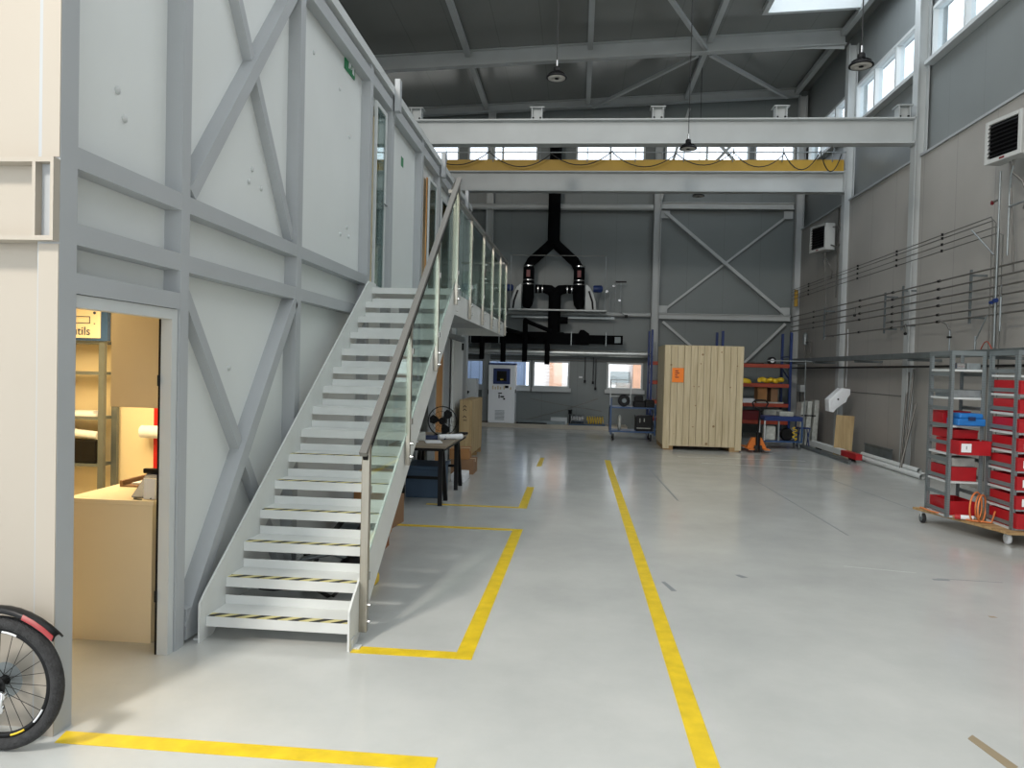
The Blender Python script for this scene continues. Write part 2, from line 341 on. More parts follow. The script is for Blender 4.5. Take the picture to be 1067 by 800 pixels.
# roof with skylight (x 4.35..5.8, y 12.4..15.75)
SK = (3.75, 5.78, 11.8, 16.2)
rb = MB(); 
for x0, x1, y0, y1 in ((XL, SK[0], -5, YB + .2), (SK[1], XW + .2, -5, YB + .2), (SK[0], SK[1], SK[3], YB + .2), (SK[0], SK[1], -5, SK[2])):
    vs = [(x, y, rz(x) + dz) for dz in (0, .15) for x, y in ((x0, y0), (x1, y0), (x1, y1), (x0, y1))]
    rb.add(vs, [(0, 1, 2, 3), (7, 6, 5, 4), (0, 4, 5, 1), (1, 5, 6, 2), (2, 6, 7, 3), (3, 7, 4, 0)])
struct('ceiling', rb, 'roof', 'dark grey sheet metal roof underside')
sk = MB(); zc = rz((SK[0] + SK[1]) / 2)
for y in (SK[2], SK[3]): sk.bar((SK[0], y, rz(SK[0]) + .02), (SK[1], y, rz(SK[1]) + .02), .1, .3)
for x in (SK[0], SK[1]): sk.bar((x, SK[2] - .05, rz(x) + .02), (x, SK[3] + .05, rz(x) + .02), .1, .3)
so = struct('window_%d' % wn, sk, 'white_steel', 'white framed skylight in the roof near the right wall')
struct('pane', MB().add([(x, y, rz(x) + .13) for x, y in ((SK[0], SK[2]), (SK[1], SK[2]), (SK[1], SK[3]), (SK[0], SK[3]))], [(0, 1, 2, 3)]), 'glass_win', parent=so)
struct('trim_3', MB().box(-2.9, 1.4, 20.3, YB - .06, 0, .11), 'kerb', 'low raised concrete kerb along the back wall')
# wall behind the photographer: closed above a wide open gate
struct('wall_front', cut_grid(MB(), -5.2, 'y', XL, XW + .2, 0, 9.8, [(-4.5, 5.2, 0, 5.2)], .2), 'wall_back', 'hall wall with the open gate')

# ------------------------------------------------------------------ hall steelwork
def hcol(x, y, z1, label, w=.2):
    t = thing('steel_column', label, 'column', (x, y, 0), 'steel columns of the hall')
    MB().ibeam((x, y, .02), (x, y, z1), .2, .2, .018, .012, up=(1, 0, 0)).build('shaft', 'beam_white', t)
    MB().box(x - .13, x + .13, y - .13, y + .13, 0, .02).build('base_plate', 'beam_white', t)
    return t
xr = 6.05
hcol(6.0, 13.95, rz(5.9), 'white H-section column on the right wall carrying the nearer white crossbeam')
hcol(6.0, 17.45, rz(5.9) - .37, 'white H-section column on the right wall at the end of the yellow crane girder')
hcol(5.97, 21.05, rz(5.9) - .2, 'white H-section column in the far right corner of the hall')
hcol(2.12, 21.05, 9.05, 'white column on the back wall left of the cross bracing')
hcol(-2.6, 21.05, 8.9, 'white column on the back wall partly behind the office block')
def crossbeam(name, y, z0, z1, x0, x1, label):
    t = thing(name, label, 'beam', (0, y, z0), 'white crossbeams under the roof')
    MB().ibeam((x0, y, (z0 + z1) / 2), (x1, y, (z0 + z1) / 2), .24, z1 - z0, .025, .015).build('beam', 'beam_white', t)
    MB().box(x1 - .015, x1, y - .12, y + .12, z0 - .02, z1 + .02).build('end_plate', 'beam_white', t); return t
cb = crossbeam('crossbeam', 13.95, 5.83, 6.29, -6.5, 5.89, 'nearer wide white crossbeam with short upright stubs on top')
for x in (-3.17, -.88, 1.35, 3.56, 5.7):
    MB().ibeam((x, 13.95, 6.29), (x, 13.95, 6.5), .2, .2, .015, .012, up=(1, 0, 0)).box(x - .14, x + .14, 13.83, 14.07, 6.5, 6.515).build('stub', 'beam_white', cb)
    b = MB()
    for dx in (-.07, .07): MB().tube([(x + dx, 13.87, 6.29), (x + dx, 13.87, 6.33)], .02, 8).build('bolt', 'black', cb)
crossbeam('crossbeam', 17.45, 5.79, 6.26, -6.5, 5.89, 'farther white crossbeam directly under the yellow crane girder')
g = thing('crane_girder', 'yellow overhead crane girder on the farther white crossbeam', 'crane', (0, 17.4, 6.265))
MB().box(-6.3, 5.86, 17.35, 17.51, 6.263, 6.52).build('girder', 'yellow_beam', g)
MB().tube([(-6.3, 17.22, 6.65), (5.86, 17.22, 6.65)], .014, 8).build('cable_rail', 'galv', g)
b = MB()
for i in range(11): MB().bar((-5.4 + i * 1.1, 17.35, 6.47), (-5.4 + i * 1.1, 17.22, 6.75), .02, .02).build('rail_bracket', 'galv', g)
b = MB(); xs = [-5.2, -3.7, -2.15, -.75, .68, 2.1, 3.4, 4.5, 5.3, 5.75]
for i in range(len(xs) - 1):
    a, c = xs[i], xs[i + 1]; sag = .3 if i < 7 else .4
    b.tube([(a + (c - a) * t / 10, 17.2, 6.63 - sag * 4 * (t / 10) * (1 - t / 10) + (.05 if i % 2 else -.03) * t / 10) for t in range(11)], .012, 6)
fc = tag(b.build('festoon_cable', 'cable'), 'black festoon cable hanging in loops from the yellow crane girder', 'cable')
def rafter(y, label):
    t = thing('rafter', label, 'beam', (0, y, rz(-6)), 'roof rafters')
    dp = .22 if y > 20 else .36; dz = dp / 2 + .005
    MB().ibeam((XL + .05, y, rz(XL) - dz), (5.83, y, rz(5.83) - dz), .2, dp, .02, .012).build('beam', 'beam_white', t)
    if y < 20: MB().prism([(4.6, rz(4.6) - .37), (5.82, rz(5.82) - .37), (5.82, rz(5.82) - .45)], 'y', y - .006, y + .006).build('haunch', 'beam_white', t)
rafter(17.45, 'nearer roof rafter running the width of the photo')
rafter(21.0, 'farthest roof rafter against the back wall')
rafter(10.4, 'roof rafter above the photographed area')
pur = [(-2.75, 'roof purlin left of the roof centre'), (.1, 'roof purlin above the black ventilation stack'), (2.8, 'roof purlin right of the middle of the roof'), (5.75, 'roof purlin beside the right wall'), (-5.4, 'roof purlin on the far left of the roof')]
for x, l in pur:
    for y0, y1, w in ((10.51, 17.34, 'near length of the '), (17.56, 20.89, 'far length of the ')):
        tag(MB().bar((x, y0, rz(x) - .13), (x, y1, rz(x) - .13), .12, .12).build('purlin', 'beam_white'), w + l, 'beam', 'roof purlins')
def brace(p, q, w, label, grp='diagonal braces', m='beam_white'):
    b = MB().bar(p, q, w, w); return tag(b.build('diagonal_brace', m), label, 'brace', grp)
zb = lambda x: rz(x) - .28
brace((1.2, 14.0, zb(1.2)), (2.75, 17.45, zb(2.75)), .08, 'roof brace rising left from the nearer rafter', 'roof braces')
brace((2.9, 17.75, zb(2.9)), (5.5, 20.85, zb(5.5)), .08, 'roof brace between the two rafters on the right', 'roof braces')
brace((2.6, 17.75, zb(2.6)), (.25, 20.85, zb(.25)), .08, 'roof brace between the two rafters in the middle', 'roof braces')
# rails and X bracing on the back wall
for z, zh, l in ((6.28, .18, 'upper white wall rail of the back wall'), (3.2, .16, 'middle white wall rail of the back wall above the crate')):
    tag(MB().ibeam((2.24, 21.06, z), (5.82, 21.06, z), .12, zh, .02, .012).build('wall_rail', 'beam_white'), l, 'beam')
tag(MB().tube([(-6.4, 21.02, 6.22), (2.0, 21.02, 6.22)], .09, 12).build('wall_rail', 'beam_white'), 'long white tube rail across the back wall left of the bracing', 'beam')
tag(MB().tube([(-3.2, 21.05, 3.22), (2.0, 21.05, 3.22)], .06, 12).build('wall_rail', 'beam_white'), 'white tube rail behind the extraction platform', 'beam')
P1, P2, P3, P4 = (2.35, 21.1, 6.1), (5.7, 21.1, 3.3), (2.35, 21.2, 3.35), (5.7, 21.2, 6.05)
brace(P1, P2, .085, 'back wall brace falling from upper left to lower right')
brace(P3, P4, .06, 'thinner back wall brace rising from lower left to upper right')
brace((2.35, 21.1, 3.05), (4.2, 21.1, 1.5), .07, 'back wall brace running down behind the pine crate from the left column')
brace((5.7, 21.1, 3.05), (4.2, 21.16, 1.5), .07, 'back wall brace running down behind the racking from the right corner')
for x in (2.35, 5.7):
    tag(MB().box(x - .12, x + .12, 21.12, 21.14, 5.95, 6.16).build('gusset_plate', 'beam_white'), 'white gusset plate at the upper %s corner of the bracing' % ('left' if x < 3 else 'right'), 'plate', 'gusset plates')
    tag(MB().box(x - .12, x + .12, 21.12, 21.14, 3.3, 3.5).build('gusset_plate', 'beam_white'), 'white gusset plate at the lower %s corner of the bracing' % ('left' if x < 3 else 'right'), 'plate', 'gusset plates')
brace((2.9, 21.0, 8.95), (2.2, 21.0, 6.45), .07, 'brace above the upper rail beside the left bracing column')
brace((3.3, 20.9, 8.4), (4.5, 20.9, 7.1), .07, 'brace crossing the back window from upper left')
brace((4.5, 20.98, 8.4), (3.3, 20.98, 7.1), .07, 'brace crossing the back window from upper right')

# high bay lamps
def highbay(x, y, z, ztop):
    t = thing('pendant_lamp', 'x', 'lamp', (x, y, z), 'black high-bay lamps')
    MB().lathe([(.035, .1), (.06, .085), (.11, .045), (.15, .02), (.155, 0), (.14, -.005), (.135, .01)], (x, y, z), n=24).build('housing', 'black', t)
    fins = MB()
    for i in range(16):
        a = 2 * pi * i / 16; fins.bar((x + .04 * math.cos(a), y + .04 * math.sin(a), z + .085), (x + .12 * math.cos(a), y + .12 * math.sin(a), z + .045), .006, .03)
    fins.build('cooling_fin', 'black', t)
    MB().lathe([(.13, .004), (.128, -.004), (.05, -.006), (.048, .0)], (x, y, z - .003), n=24).build('lens', 'lens', t)
    MB().lathe([(.03, -.011), (.03, -.004)], (x, y, z), n=16).build('sensor', 'black', t)
    MB().lathe([(.05, .1), (.05, .15), (.03, .17)], (x, y, z), n=16).build('driver', 'black', t)
    MB().tube([(x, y, z + .17), (x, y, z + .26)], .018, 8).build('hook', 'chrome', t)
    MB().tube([(x, y, z + .26), (x, y, ztop)], .008, 6).build('suspension_cable', 'cable', t)
    return t
for x, y, z, l in ((-.42, 11, 5.93, 'black round high-bay lamp hanging highest in the middle of the hall'), (1.85, 13.4, 5.6, 'small black high-bay lamp hanging in front of the nearer crossbeam'),
                   (3.55, 10, 5.66, 'black high-bay lamp hanging beside the right wall windows'), (2.94, 19.2, 6.12, 'small black high-bay lamp farthest away below the crane girder')):
    highbay(x, y, z, rz(x))['label'] = l

# ------------------------------------------------------------------ office block on the left (mezzanine)
F = -2.22; PX = -2.32; ZF = 2.45; BE = 14.9
# front (facing the camera) and long wall, panels
front = MB().box(-6.5, -2.31, 3.04, 3.14, 0, 2.1).box(-6.5, -2.31, 3.04, 3.14, 2.55, 5.2)
struct('wall_front_office', MB().box(-6.5, -2.3, 3.05, 3.14, 0, 5.0), 'cream_panel', 'cream front panel of the office block facing the viewer')
holes = [(3.2, 3.97, -.01, 1.9), (7.88, 8.32, ZF + .02, 4.5), (10.75, 11.35, ZF + .02, 4.42), (11.75, 12.6, ZF + .02, 4.36), (10.3, 12.3, 0, 2.0)]
struct('wall_side_office', cut_grid(MB(), PX - .012, 'x', 3.14, BE, 0, 4.78, holes, .012), 'white_panel', 'white panel side wall of the office block')
struct('ceiling_office', MB().box(-6.5, F + .02, 3.0, BE, 4.78, 4.87), 'white_steel', 'flat white roof edge of the office block')
struct('floor_mezzanine', MB().box(-6.5, PX - .082, 3.16, BE, 2.2, 2.42), 'white_panel', 'mezzanine floor slab inside the office block')
struct('wall_end_office', MB().box(-6.5, PX - .08, BE - .1, BE, 0, 4.78), 'white_panel', 'end wall of the office block toward the back of the hall')
struct('wall_inner_office', MB().box(-6.4, PX - .085, 6.15, 6.25, 0, 2.2), 'warm_wall', 'warm lit back wall of the small tool room')
struct('wall_inner_left', MB().box(-4.7, -4.6, 3.16, 6.15, 0, 2.2), 'warm_wall', 'warm lit left wall of the small tool room')
struct('wall_partition', MB().box(-6.4, PX - .085, 9.2, 9.3, 2.42, 4.78), 'warm_wall', 'partition inside the mezzanine')
# steel frame
fr = thing('office_frame', 'grey welded square-tube frame carrying the white office block', 'frame', (F, 3.0, 0))
cs = [(2.99, 3.1), (3.96, 4.05), (5.66, 5.76), (7.6, 7.7), (8.5, 8.6), (10.15, 10.27), (11.45, 11.57), (12.75, 12.87), (13.9, 14.02), (14.78, 14.9)]
for i, (a, b) in enumerate(cs):
    top = 4.97 if i in (4, 6, 8) else 4.778
    z0 = 0
    MB().box(F - .1, F, a, b, z0, 4.778).build('post', 'frame', fr)
    if top > 4.8: MB().box(F + .021, F + .08, a, b, 4.6, top).build('post_stub', 'frame', fr)
for z0, z1, y0, y1 in ((2.48, 2.575, 3.1, 7.6), (2.145, 2.24, 3.1, 7.6), (1.93, 2.02, 3.1, 3.96), (4.6, 4.72, 3.1, BE - .12)):
    segs = [c for c in cs if c[0] >= y0 - .01 and c[1] <= y1 + .2]
    MB().box(F - .098, F - .001, y0, y1, z0, z1).build('beam', 'frame', fr)
for p, q, w in (((4.08, 2.6), (5.64, 4.58), .085), ((4.3, 4.58), (5.66, 2.62), .07), ((4.05, 2.08), (5.64, .0), .075), ((5.66, 2.13), (4.1, .08), .09)):
    off = -.03 if w in (.07, .075) else .0
    MB().bar((F - .05 + off, *p), (F - .05 + off, *q), w, .09 if off else .1, up=(1, 0, 0)).build('brace', 'frame', fr)
MB().box(F - .045, F - .002, 4.08, 4.26, .02, .2).build('gusset', 'frame', fr)
# front corner pale cladding strip + channel beam on the front face
ff = thing('front_frame', 'pale steel corner post and channel beam on the front of the office block', 'frame', (-2.3, 3.0, 0))
MB().box(-2.312, -2.222, 2.985, 3.045, 0, 2.13).box(-2.302, -2.222, 2.985, 3.045, 2.5, 4.85).build('corner_post', 'cream_panel', ff)
b = MB().box(-6.4, -2.222, 2.95, 3.045, 2.47, 2.49).box(-6.4, -2.222, 2.95, 3.045, 2.14, 2.16).box(-6.4, -2.225, 3.02, 3.045, 2.16, 2.47)
b.build('channel_beam', 'cream_panel', ff)
MB().box(-2.318, -2.303, 2.95, 3.02, 2.16, 2.47).box(-2.237, -2.222, 2.95, 3.02, 2.16, 2.47).build('stiffener', 'cream_panel', ff)
# small marks on panels
b = MB()
for y, z in ((3.52, 2.98), (3.58, 2.86), (5.2, 2.9), (7.2, 3.0), (7.25, 2.92), (7.22, 3.9), (7.0, 2.9), (5.05, 3.0), (6.2, 4.3), (6.9, 4.25), (5.0, 2.9), (4.5, 1.6), (4.75, 1.6)):
    b.lathe([(.02, 0), (.019, .008), (.009, .012)], (PX, y, z), 'x', 10)
tag(b.build('panel_screws', 'white_steel'), 'small round screw caps on the white office panels', 'screws', kind='stuff')
# door frame of the tool room
d1 = struct('door_1', MB().box(F - .075, F - .012, 3.9, 3.955, 0, 1.927).box(F - .075, F - .012, 3.11, 3.9, 1.87, 1.927), 'white_steel', 'white door frame of the tool room')
struct('hinge', MB().tube([(F - .08, 3.892, 1.5), (F - .08, 3.892, 1.56)], .008, 8).tube([(F - .08, 3.892, .3), (F - .08, 3.892, .36)], .008, 8), 'black', parent=d1)
struct('rubber_seal', MB().box(F - .088, F - .078, 3.9, 3.91, 0, 1.87), 'black', parent=d1)
# mezzanine door + windows
for k, (y0, y1, zt, m2) in enumerate(((7.88, 8.32, 4.5, None), (10.75, 11.35, 4.42, 'door_wood'), (11.75, 12.6, 4.36, 'door_wood'))):
    w = .06; z0 = ZF + .02
    w = .045; FA = F - .035; FB = F - .01
    b = MB().box(FA, FB, y0, y0 + w, z0, zt).box(FA, FB, y1 - w, y1, z0, zt).box(FA, FB, y0 + w, y1 - w, zt - w, zt).box(FA, FB, y0 + w, y1 - w, z0, z0 + .04)
    o = struct('door_%d' % (k + 2), b, 'white_steel', 'glazed door on the mezzanine')
    struct('pane', MB().box(FA + .01, FA + .015, y0 + w, y1 - w, z0 + .04, zt - w), 'glass_dark', parent=o)
    struct('door_handle', MB().tube([(F - .05, y1 - .03, 3.45), (F + .01, y1 - .03, 3.45), (F + .01, y1 - .13, 3.45)], .008, 8), 'chrome', parent=o)
tag(MB().box(F - .062, F - .045, 10.752, 11.348, 2.475, 4.41).build('wood_panelling', 'door_wood'), 'honey coloured wood lining behind the nearer mezzanine window', 'panelling')
tag(MB().box(F - .062, F - .045, 11.752, 12.598, 2.475, 4.35).build('wood_panelling', 'door_wood'), 'honey coloured wood lining behind the farther mezzanine window', 'panelling')
b = MB()
for i in range(9): b.box(PX - .22, PX - .2, 7.75, 8.6, 2.5 + i * .19, 2.66 + i * .19)  # slats modelled behind the pane to imitate shutter reflections in its glass
tag(b.build('reflection_slats', 'wall_back'), 'grey slats behind the glazed mezzanine door imitating reflections in its glass', 'reflection slats')
# exit sign
es = thing('exit_sign', 'green emergency exit sign high on the white office wall', 'sign', (PX + .005, 7.15, 4.5))
MB().box(PX + .002, PX + .012, 7.02, 7.33, 4.5, 4.66).build('plate', 'green', es)
MB().prism([(7.12, 4.54), (7.15, 4.54), (7.17, 4.58), (7.2, 4.55), (7.22, 4.56), (7.19, 4.6), (7.19, 4.63), (7.15, 4.63), (7.13, 4.6)], 'x', PX + .0125, PX + .014).box(PX + .0125, PX + .014, 7.24, 7.3, 4.53, 4.63).build('pictogram', 'label', es)
tag(MB().box(PX + .001, PX + .004, 9.35, 9.47, 4.2, 4.32).build('notice', 'green'), 'small green notice on the white panel beside the glazed mezzanine door', 'sign')

# doors under the mezzanine
d = struct('door_5', MB().box(F - .06, F - .01, 10.3, 10.38, 0, 2.0).box(F - .06, F - .01, 12.2, 12.3, 0, 2.0).box(F - .06, F - .01, 10.38, 12.2, 1.92, 2.0), 'white_steel', 'door frame under the mezzanine')
struct('door_leaf', MB().box(F - .05, F - .02, 11.58, 12.2, .01, 1.92), 'door_wood', parent=d)
sd = thing('sliding_door', 'white sliding door leaf on the wall under the far end of the mezzanine', 'door', (F, 13, 0))
MB().box(F + .03, F + .07, 12.75, 13.8, .02, 2.1).build('leaf', 'white_panel', sd, .005)
MB().box(F + .002, F + .09, 11.8, 13.88, 2.12, 2.2).build('track', 'galv', sd)
MB().box(F + .072, F + .1, 13.6, 13.68, 1.95, 2.08).build('roller', 'black', sd)
tag(MB().box(F + .002, F + .12, 13.9, 14.1, 0, 2.2).build('door_post', 'frame'), 'grey steel post at the far end of the office block', 'post')

# ------------------------------------------------------------------ tool room contents
ct = thing('service_counter', 'cream service counter just inside the lit doorway', 'counter', (-2.9, 4.1, 0))
MB().box(-2.93, -2.42, 4.05, 5.6, 0, .80).build('body', 'counter', ct)
MB().box(-2.95, -2.405, 4.035, 5.6, .802, .83).build('worktop', 'counter', ct, .003)
for o in (ct.children[0],): pass
cb_ = thing('wall_cabinet', 'tan wall cabinet hanging over the service counter', 'cabinet', (-2.6, 4.5, 1.34))
MB().box(-2.92, -2.41, 4.42, 5.0, 1.34, 2.15).build('body', 'tan', cb_)
MB().box(-2.915, -2.6, 4.4, 4.418, 1.345, 2.145).build('door', 'tan', cb_)
tray = thing('document_tray', 'shallow pale tray with papers on the service counter', 'tray', (-2.6, 4.7, .83))
MB().box(-2.86, -2.5, 4.45, 5.3, .831, .84).box(-2.88, -2.86, 4.45, 5.3, .831, .87).box(-2.88, -2.5, 5.3, 5.32, .831, .87).build('tray', 'carton2', tray)
MB().box(-2.83, -2.55, 4.5, 5.1, .841, .85).build('paper', 'paper', tray)
ph = thing('telephone', 'dark blue desk telephone at the right end of the service counter', 'telephone', (-2.5, 4.2, .83))
MB().prism([(4.12, .831), (4.32, .831), (4.32, .95), (4.28, .95)], 'x', -2.6, -2.45).build('body', 'navy_dark', ph, .006)
MB().bar((-2.62, 4.29, .965), (-2.46, 4.29, .965), .03, .03).build('handset', 'black', ph, .006)
MB().tube([(-2.5 + .05 * math.cos(t / 2), 4.08 + .03 * math.sin(t / 2), .836) for t in range(11)], .004, 6).build('cord', 'cable', ph)
cd2 = tag(MB().box(-2.5, -2.43, 4.09, 4.11, .831, .95).build('paper_card', 'label'), 'small white card standing beside the blue telephone', 'card')
tag(MB().box(-3.65, -3.57, 6.11, 6.147, .3, 2.0).build('wall_stripe', 'red_warm'), 'red vertical rail on the back wall of the tool room', 'rail')
tag(MB().tube([(-3.72, 6.05, 1.02), (-3.52, 6.05, 1.02)], .055, 14).build('paper_roll', 'paper'), 'white paper roll fixed across the red rail in the tool room', 'paper roll')
rk = thing('storage_shelf', 'dark metal shelf unit at the back of the tool room', 'shelf', (-4.3, 6.1, 0))
for x in (-4.56, -4.02):
    for y in (5.9, 6.08): MB().box(x, x + .05, y, y + .035, 0, 1.8).build('post', 'galv_dark', rk)
for z in (.05, .72, 1.12, 1.5, 1.76): MB().box(-4.52, -4.02, 5.92, 6.1, z, z + .025).build('shelf', 'galv_dark', rk)
sg = thing('tool_sign', 'cream sign with a blue frame reading Outils on top of the tool shelf', 'sign', (-4.3, 5.9, 1.79))
MB().box(-4.56, -3.93, 5.88, 5.92, 1.787, 2.1).build('frame', 'blue_cart', sg)
MB().box(-4.53, -3.99, 5.872, 5.879, 1.81, 2.07).build('face', 'counter', sg)
b = MB()
for z in (1.93, 1.985): b.box(-4.4, -4.08, 5.868, 5.871, z, z + .006)
for x in (-4.4, -4.086): b.box(x, x + .006, 5.868, 5.871, 1.93, 1.985)
b.lathe([(.012, 0), (.012, .003)], (-4.04, 5.867, 2.02), 'y', 14).lathe([(.005, 0), (.005, .003)], (-4.04, 5.867, 1.93), 'y', 10)
b.build('symbol', 'navy', sg)
text('lettering', 'Outils', .1, 'navy', sg, (-4.2, 5.869, 1.865), (pi / 2, 0, 0))
tag(MB().tube([(-4.5, 5.97, 1.02), (-4.06, 5.97, .98)], .035, 14).build('paper_roll', 'paper'), 'rolled paper lying on the black crate in the tool shelf', 'paper roll')
tag(MB().box(-4.5, -4.06, 5.93, 6.07, .746, .94).build('storage_crate', 'black', None, .01), 'black ribbed plastic crate on the tool shelf', 'crate')
tag(MB().box(-4.5, -4.06, 5.93, 6.07, 1.146, 1.165).box(-4.45, -4.1, 5.95, 6.05, 1.165, 1.19).build('paper_stack', 'paper'), 'loose pile of papers on the tool shelf', 'papers')
tag(MB().lathe([(.05, 0), (.06, .05), (.03, .09)], (-4.25, 6.0, .076)).build('paper_cup', 'paper'), 'crumpled white cup low on the tool shelf', 'cup')

# ------------------------------------------------------------------ stairs
NT = 15; Y0, DY, Z0, DZ = 4.17, 3.4 / 14, .135, .165
SL, SR = -2.15, -1.27
st = thing('staircase', 'white open-riser steel staircase up to the mezzanine', 'staircase', ((SL + SR) / 2, 4.1, 0))
slope = DZ / DY
def strg(x0, x1):
    return MB().prism([(4.1, 0), (4.1, .23), (4.16, .28), (7.43, 2.5), (7.7, 2.5), (7.7, 2.22), (7.5, 2.22), (4.26, 0)], 'x', x0, x1)
strg(SL - .012, SL).build('stringer', 'stair', st); strg(SR, SR + .012).build('stringer', 'stair', st)
MB().box(SR + .013, SR + .06, 4.14, 4.2, 0, .01).box(SR + .013, SR + .02, 4.14, 4.2, .01, .06).build('foot_bracket', 'white_steel', st)
MB().box(SL - .06, SL - .013, 4.14, 4.2, 0, .01).box(SL - .02, SL - .013, 4.14, 4.2, .01, .06).build('foot_bracket', 'white_steel', st)
for k in range(NT - 1):
    y = Y0 + k * DY; z = Z0 + k * DZ
    o = MB().box(SL + .001, SR - .001, y, y + .245, z - .006, z).box(SL + .001, SR - .001, y, y + .006, z - .06, z - .006).box(SL + .001, SR - .001, y + .239, y + .245, z, z + .055).build('tread', 'stair', st)
    if k < 6: MB().box(SL + .01, SR - .01, y + .001, y + .06, z + .0005, z + .002).build('hazard_tape', 'hazard', o)
# guard on the stairs
gr = thing('stair_railing', 'steel handrail with glass panels on the open side of the stairs', 'railing', (SR, 5.5, 0))
RX = SR + .035
zr = lambda y: 1.15 + (y - 4.26) * .757
MB().bar((RX, 4.22, zr(4.22)), (RX, 7.42, zr(7.42)), .045, .03).build('handrail', 'rail', gr)
MB().bar((RX, 4.27, zr(4.22) - .03), (RX, 7.42, zr(7.42) - .04), .03, .025).build('glass_channel', 'black', gr)
posts = [4.3, 5.38, 6.4, 7.38]
for y in posts:
    zb_ = .28 + slope * (y - 4.16) - .2 if y > 4.4 else .05
    if y < 4.4: MB().box(RX - .024, RX + .024, y - .022, y + .022, zb_, zr(y) - .01).build('post', 'stainless', gr, .004)
    else: MB().box(RX - .016, RX + .016, y - .018, y + .018, zb_, zr(y) - .02).build('post', 'stainless', gr, .003)
    for dz in (.06, .16): MB().tube([(RX - .01, y, zb_ + dz), (RX + .04, y, zb_ + dz)], .012, 8).build('post_bolt', 'chrome', gr)
    for dz in (.3, .82): MB().box(RX - .02, RX + .02, y + .02, y + .06, zb_ + dz, zb_ + dz + .045).build('glass_clamp', 'chrome', gr)
for i in range(3):
    a, c = posts[i] + .05, posts[i + 1] - .04
    zl = lambda y: .29 + slope * (y - 4.16) + .06
    MB().prism([(a, zl(a)), (c, zl(c)), (c, zr(c) - .05), (a, zr(a) - .05)], 'x', RX - .005, RX + .005).build('glass_panel', 'glass_rail', gr)
# landing gallery
LX = -1.36; LY0, LY1 = 7.57, 13.5
ld = thing('landing_gallery', 'white steel landing running along the mezzanine wall', 'landing', ((F + LX) / 2, 10, 2.2))
MB().box(F + .001, LX - .012, LY0 + .011, LY1 - .012, 2.39, 2.445).build('deck', 'stair', ld)
MB().box(LX - .012, LX, LY0 + .02, LY1, 2.22, 2.46).build('fascia', 'stair', ld)
MB().box(F + .001, LX - .012, LY1 - .012, LY1, 2.22, 2.46).box(F + .001, SR - .001, LY0 - .02, LY0 + .01, 2.385, 2.447).build('end_fascia', 'stair', ld)
for y in (9.0, 10.5, 12.0): MB().box(F + .001, LX - .013, y, y + .08, 2.28, 2.389).build('joist', 'frame', ld)
lr = thing('gallery_railing', 'steel handrail with glass panels and slim posts along the landing', 'railing', (LX, 10, 2.2))
GX = LX + .03
zh = lambda y: 3.43 + (y - 7.6) * .02
MB().bar((GX, 7.48, zh(7.5)), (GX, LY1, zh(LY1)), .05, .035).bar((SR + .035, 7.42, zr(7.42)), (GX, 7.55, zh(7.5)), .05, .035).bar((GX, LY1 - .02, zh(LY1)), (F + .05, LY1 - .02, zh(LY1)), .05, .035).build('handrail', 'rail', lr)
py = [7.75, 9.0, 10.2, 11.3, 12.4, 13.4]
for y in py:
    MB().box(GX - .016, GX + .016, y - .018, y + .018, 2.23, zh(y) - .02).build('post', 'stainless', lr, .003)
    for dz in (.06, .16): MB().tube([(GX - .01, y, 2.23 + dz), (GX + .035, y, 2.23 + dz)], .012, 8).build('post_bolt', 'chrome', lr)
    for dz in (.4, 1.0): MB().box(GX - .02, GX + .02, y + .02, y + .06, 2.2 + dz, 2.245 + dz).build('glass_clamp', 'chrome', lr)
for a, c in zip(py[:-1], py[1:]): MB().box(GX - .005, GX + .005, a + .05, c - .04, 2.5, 3.37).build('glass_panel', 'glass_rail', lr)
MB().box(F + .06, GX - .04, LY1 - .025, LY1 - .015, 2.5, 3.4).build('end_glass_panel', 'glass_rail', lr)

# ------------------------------------------------------------------ things under / beside the stairs
def carton(x, y, w, d, h, rot, m, label, z=0, grp=None, name='cardboard_box'):
    t = thing(name, label, 'box', (x, y, z), grp); t.rotation_euler[2] = rot
    def P(mb, n, mm): 
        o = mb.build(n, mm, None, 0, (0, 0, 0)); o.parent = t; return o
    P(MB().box(-w / 2, w / 2, -d / 2, d / 2, 0, h), 'body', m)
    P(MB().box(-w / 2 - .002, w / 2 + .002, -.025, .025, h - .05, h + .002), 'packing_tape', 'tan')
    return t
carton(-1.92, 6.95, .3, .4, .62, .1, 'carton', 'tall brown cardboard box under the upper part of the stairs')
carton(-1.98, 7.45, .36, .4, .3, -.1, 'carton2', 'dark cardboard box against the wall under the stairs')
ob = tag(MB().prism([(6.1, 0), (6.6, 0), (6.55, .36), (6.4, .36)], 'x', -1.69, -1.67).build('board_offcut', 'osb'), 'reddish chipboard offcut leaning under the right stair stringer', 'board')
hw = thing('hand_cart', 'small hand cart with black wheels lying under the stairs', 'cart', (-1.85, 5.7, 0))
for x in (-2.08, -1.72):
    w = MB().tube([(x, 5.75 + .13 * math.cos(a), .16 + .13 * math.sin(a)) for a in [2 * pi * i / 20 for i in range(20)]], .028, 8, closed=True).build('tyre', 'rubber', hw)
    MB().lathe([(.1, -.01), (.1, .01)], (x, 5.75, .16), 'x').build('hub', 'red_dark' if x > -2 else 'galv', w)
MB().tube([(-2.06, 5.75, .16), (-1.74, 5.75, .16)], .012).build('axle', 'galv', hw)
MB().bar((-2.0, 5.78, .2), (-2.0, 6.5, .32), .03, .03).bar((-1.8, 5.78, .2), (-1.8, 6.5, .32), .03, .03).bar((-2.0, 6.5, .32), (-1.8, 6.5, .32), .03, .03).build('frame', 'black', hw)
b = MB(); b.tube([(-1.95 + .32 * math.sin(i * .35), 5.05 + .12 * math.cos(i * .9), .03 + .004 * i) for i in range(26)], .014, 6)
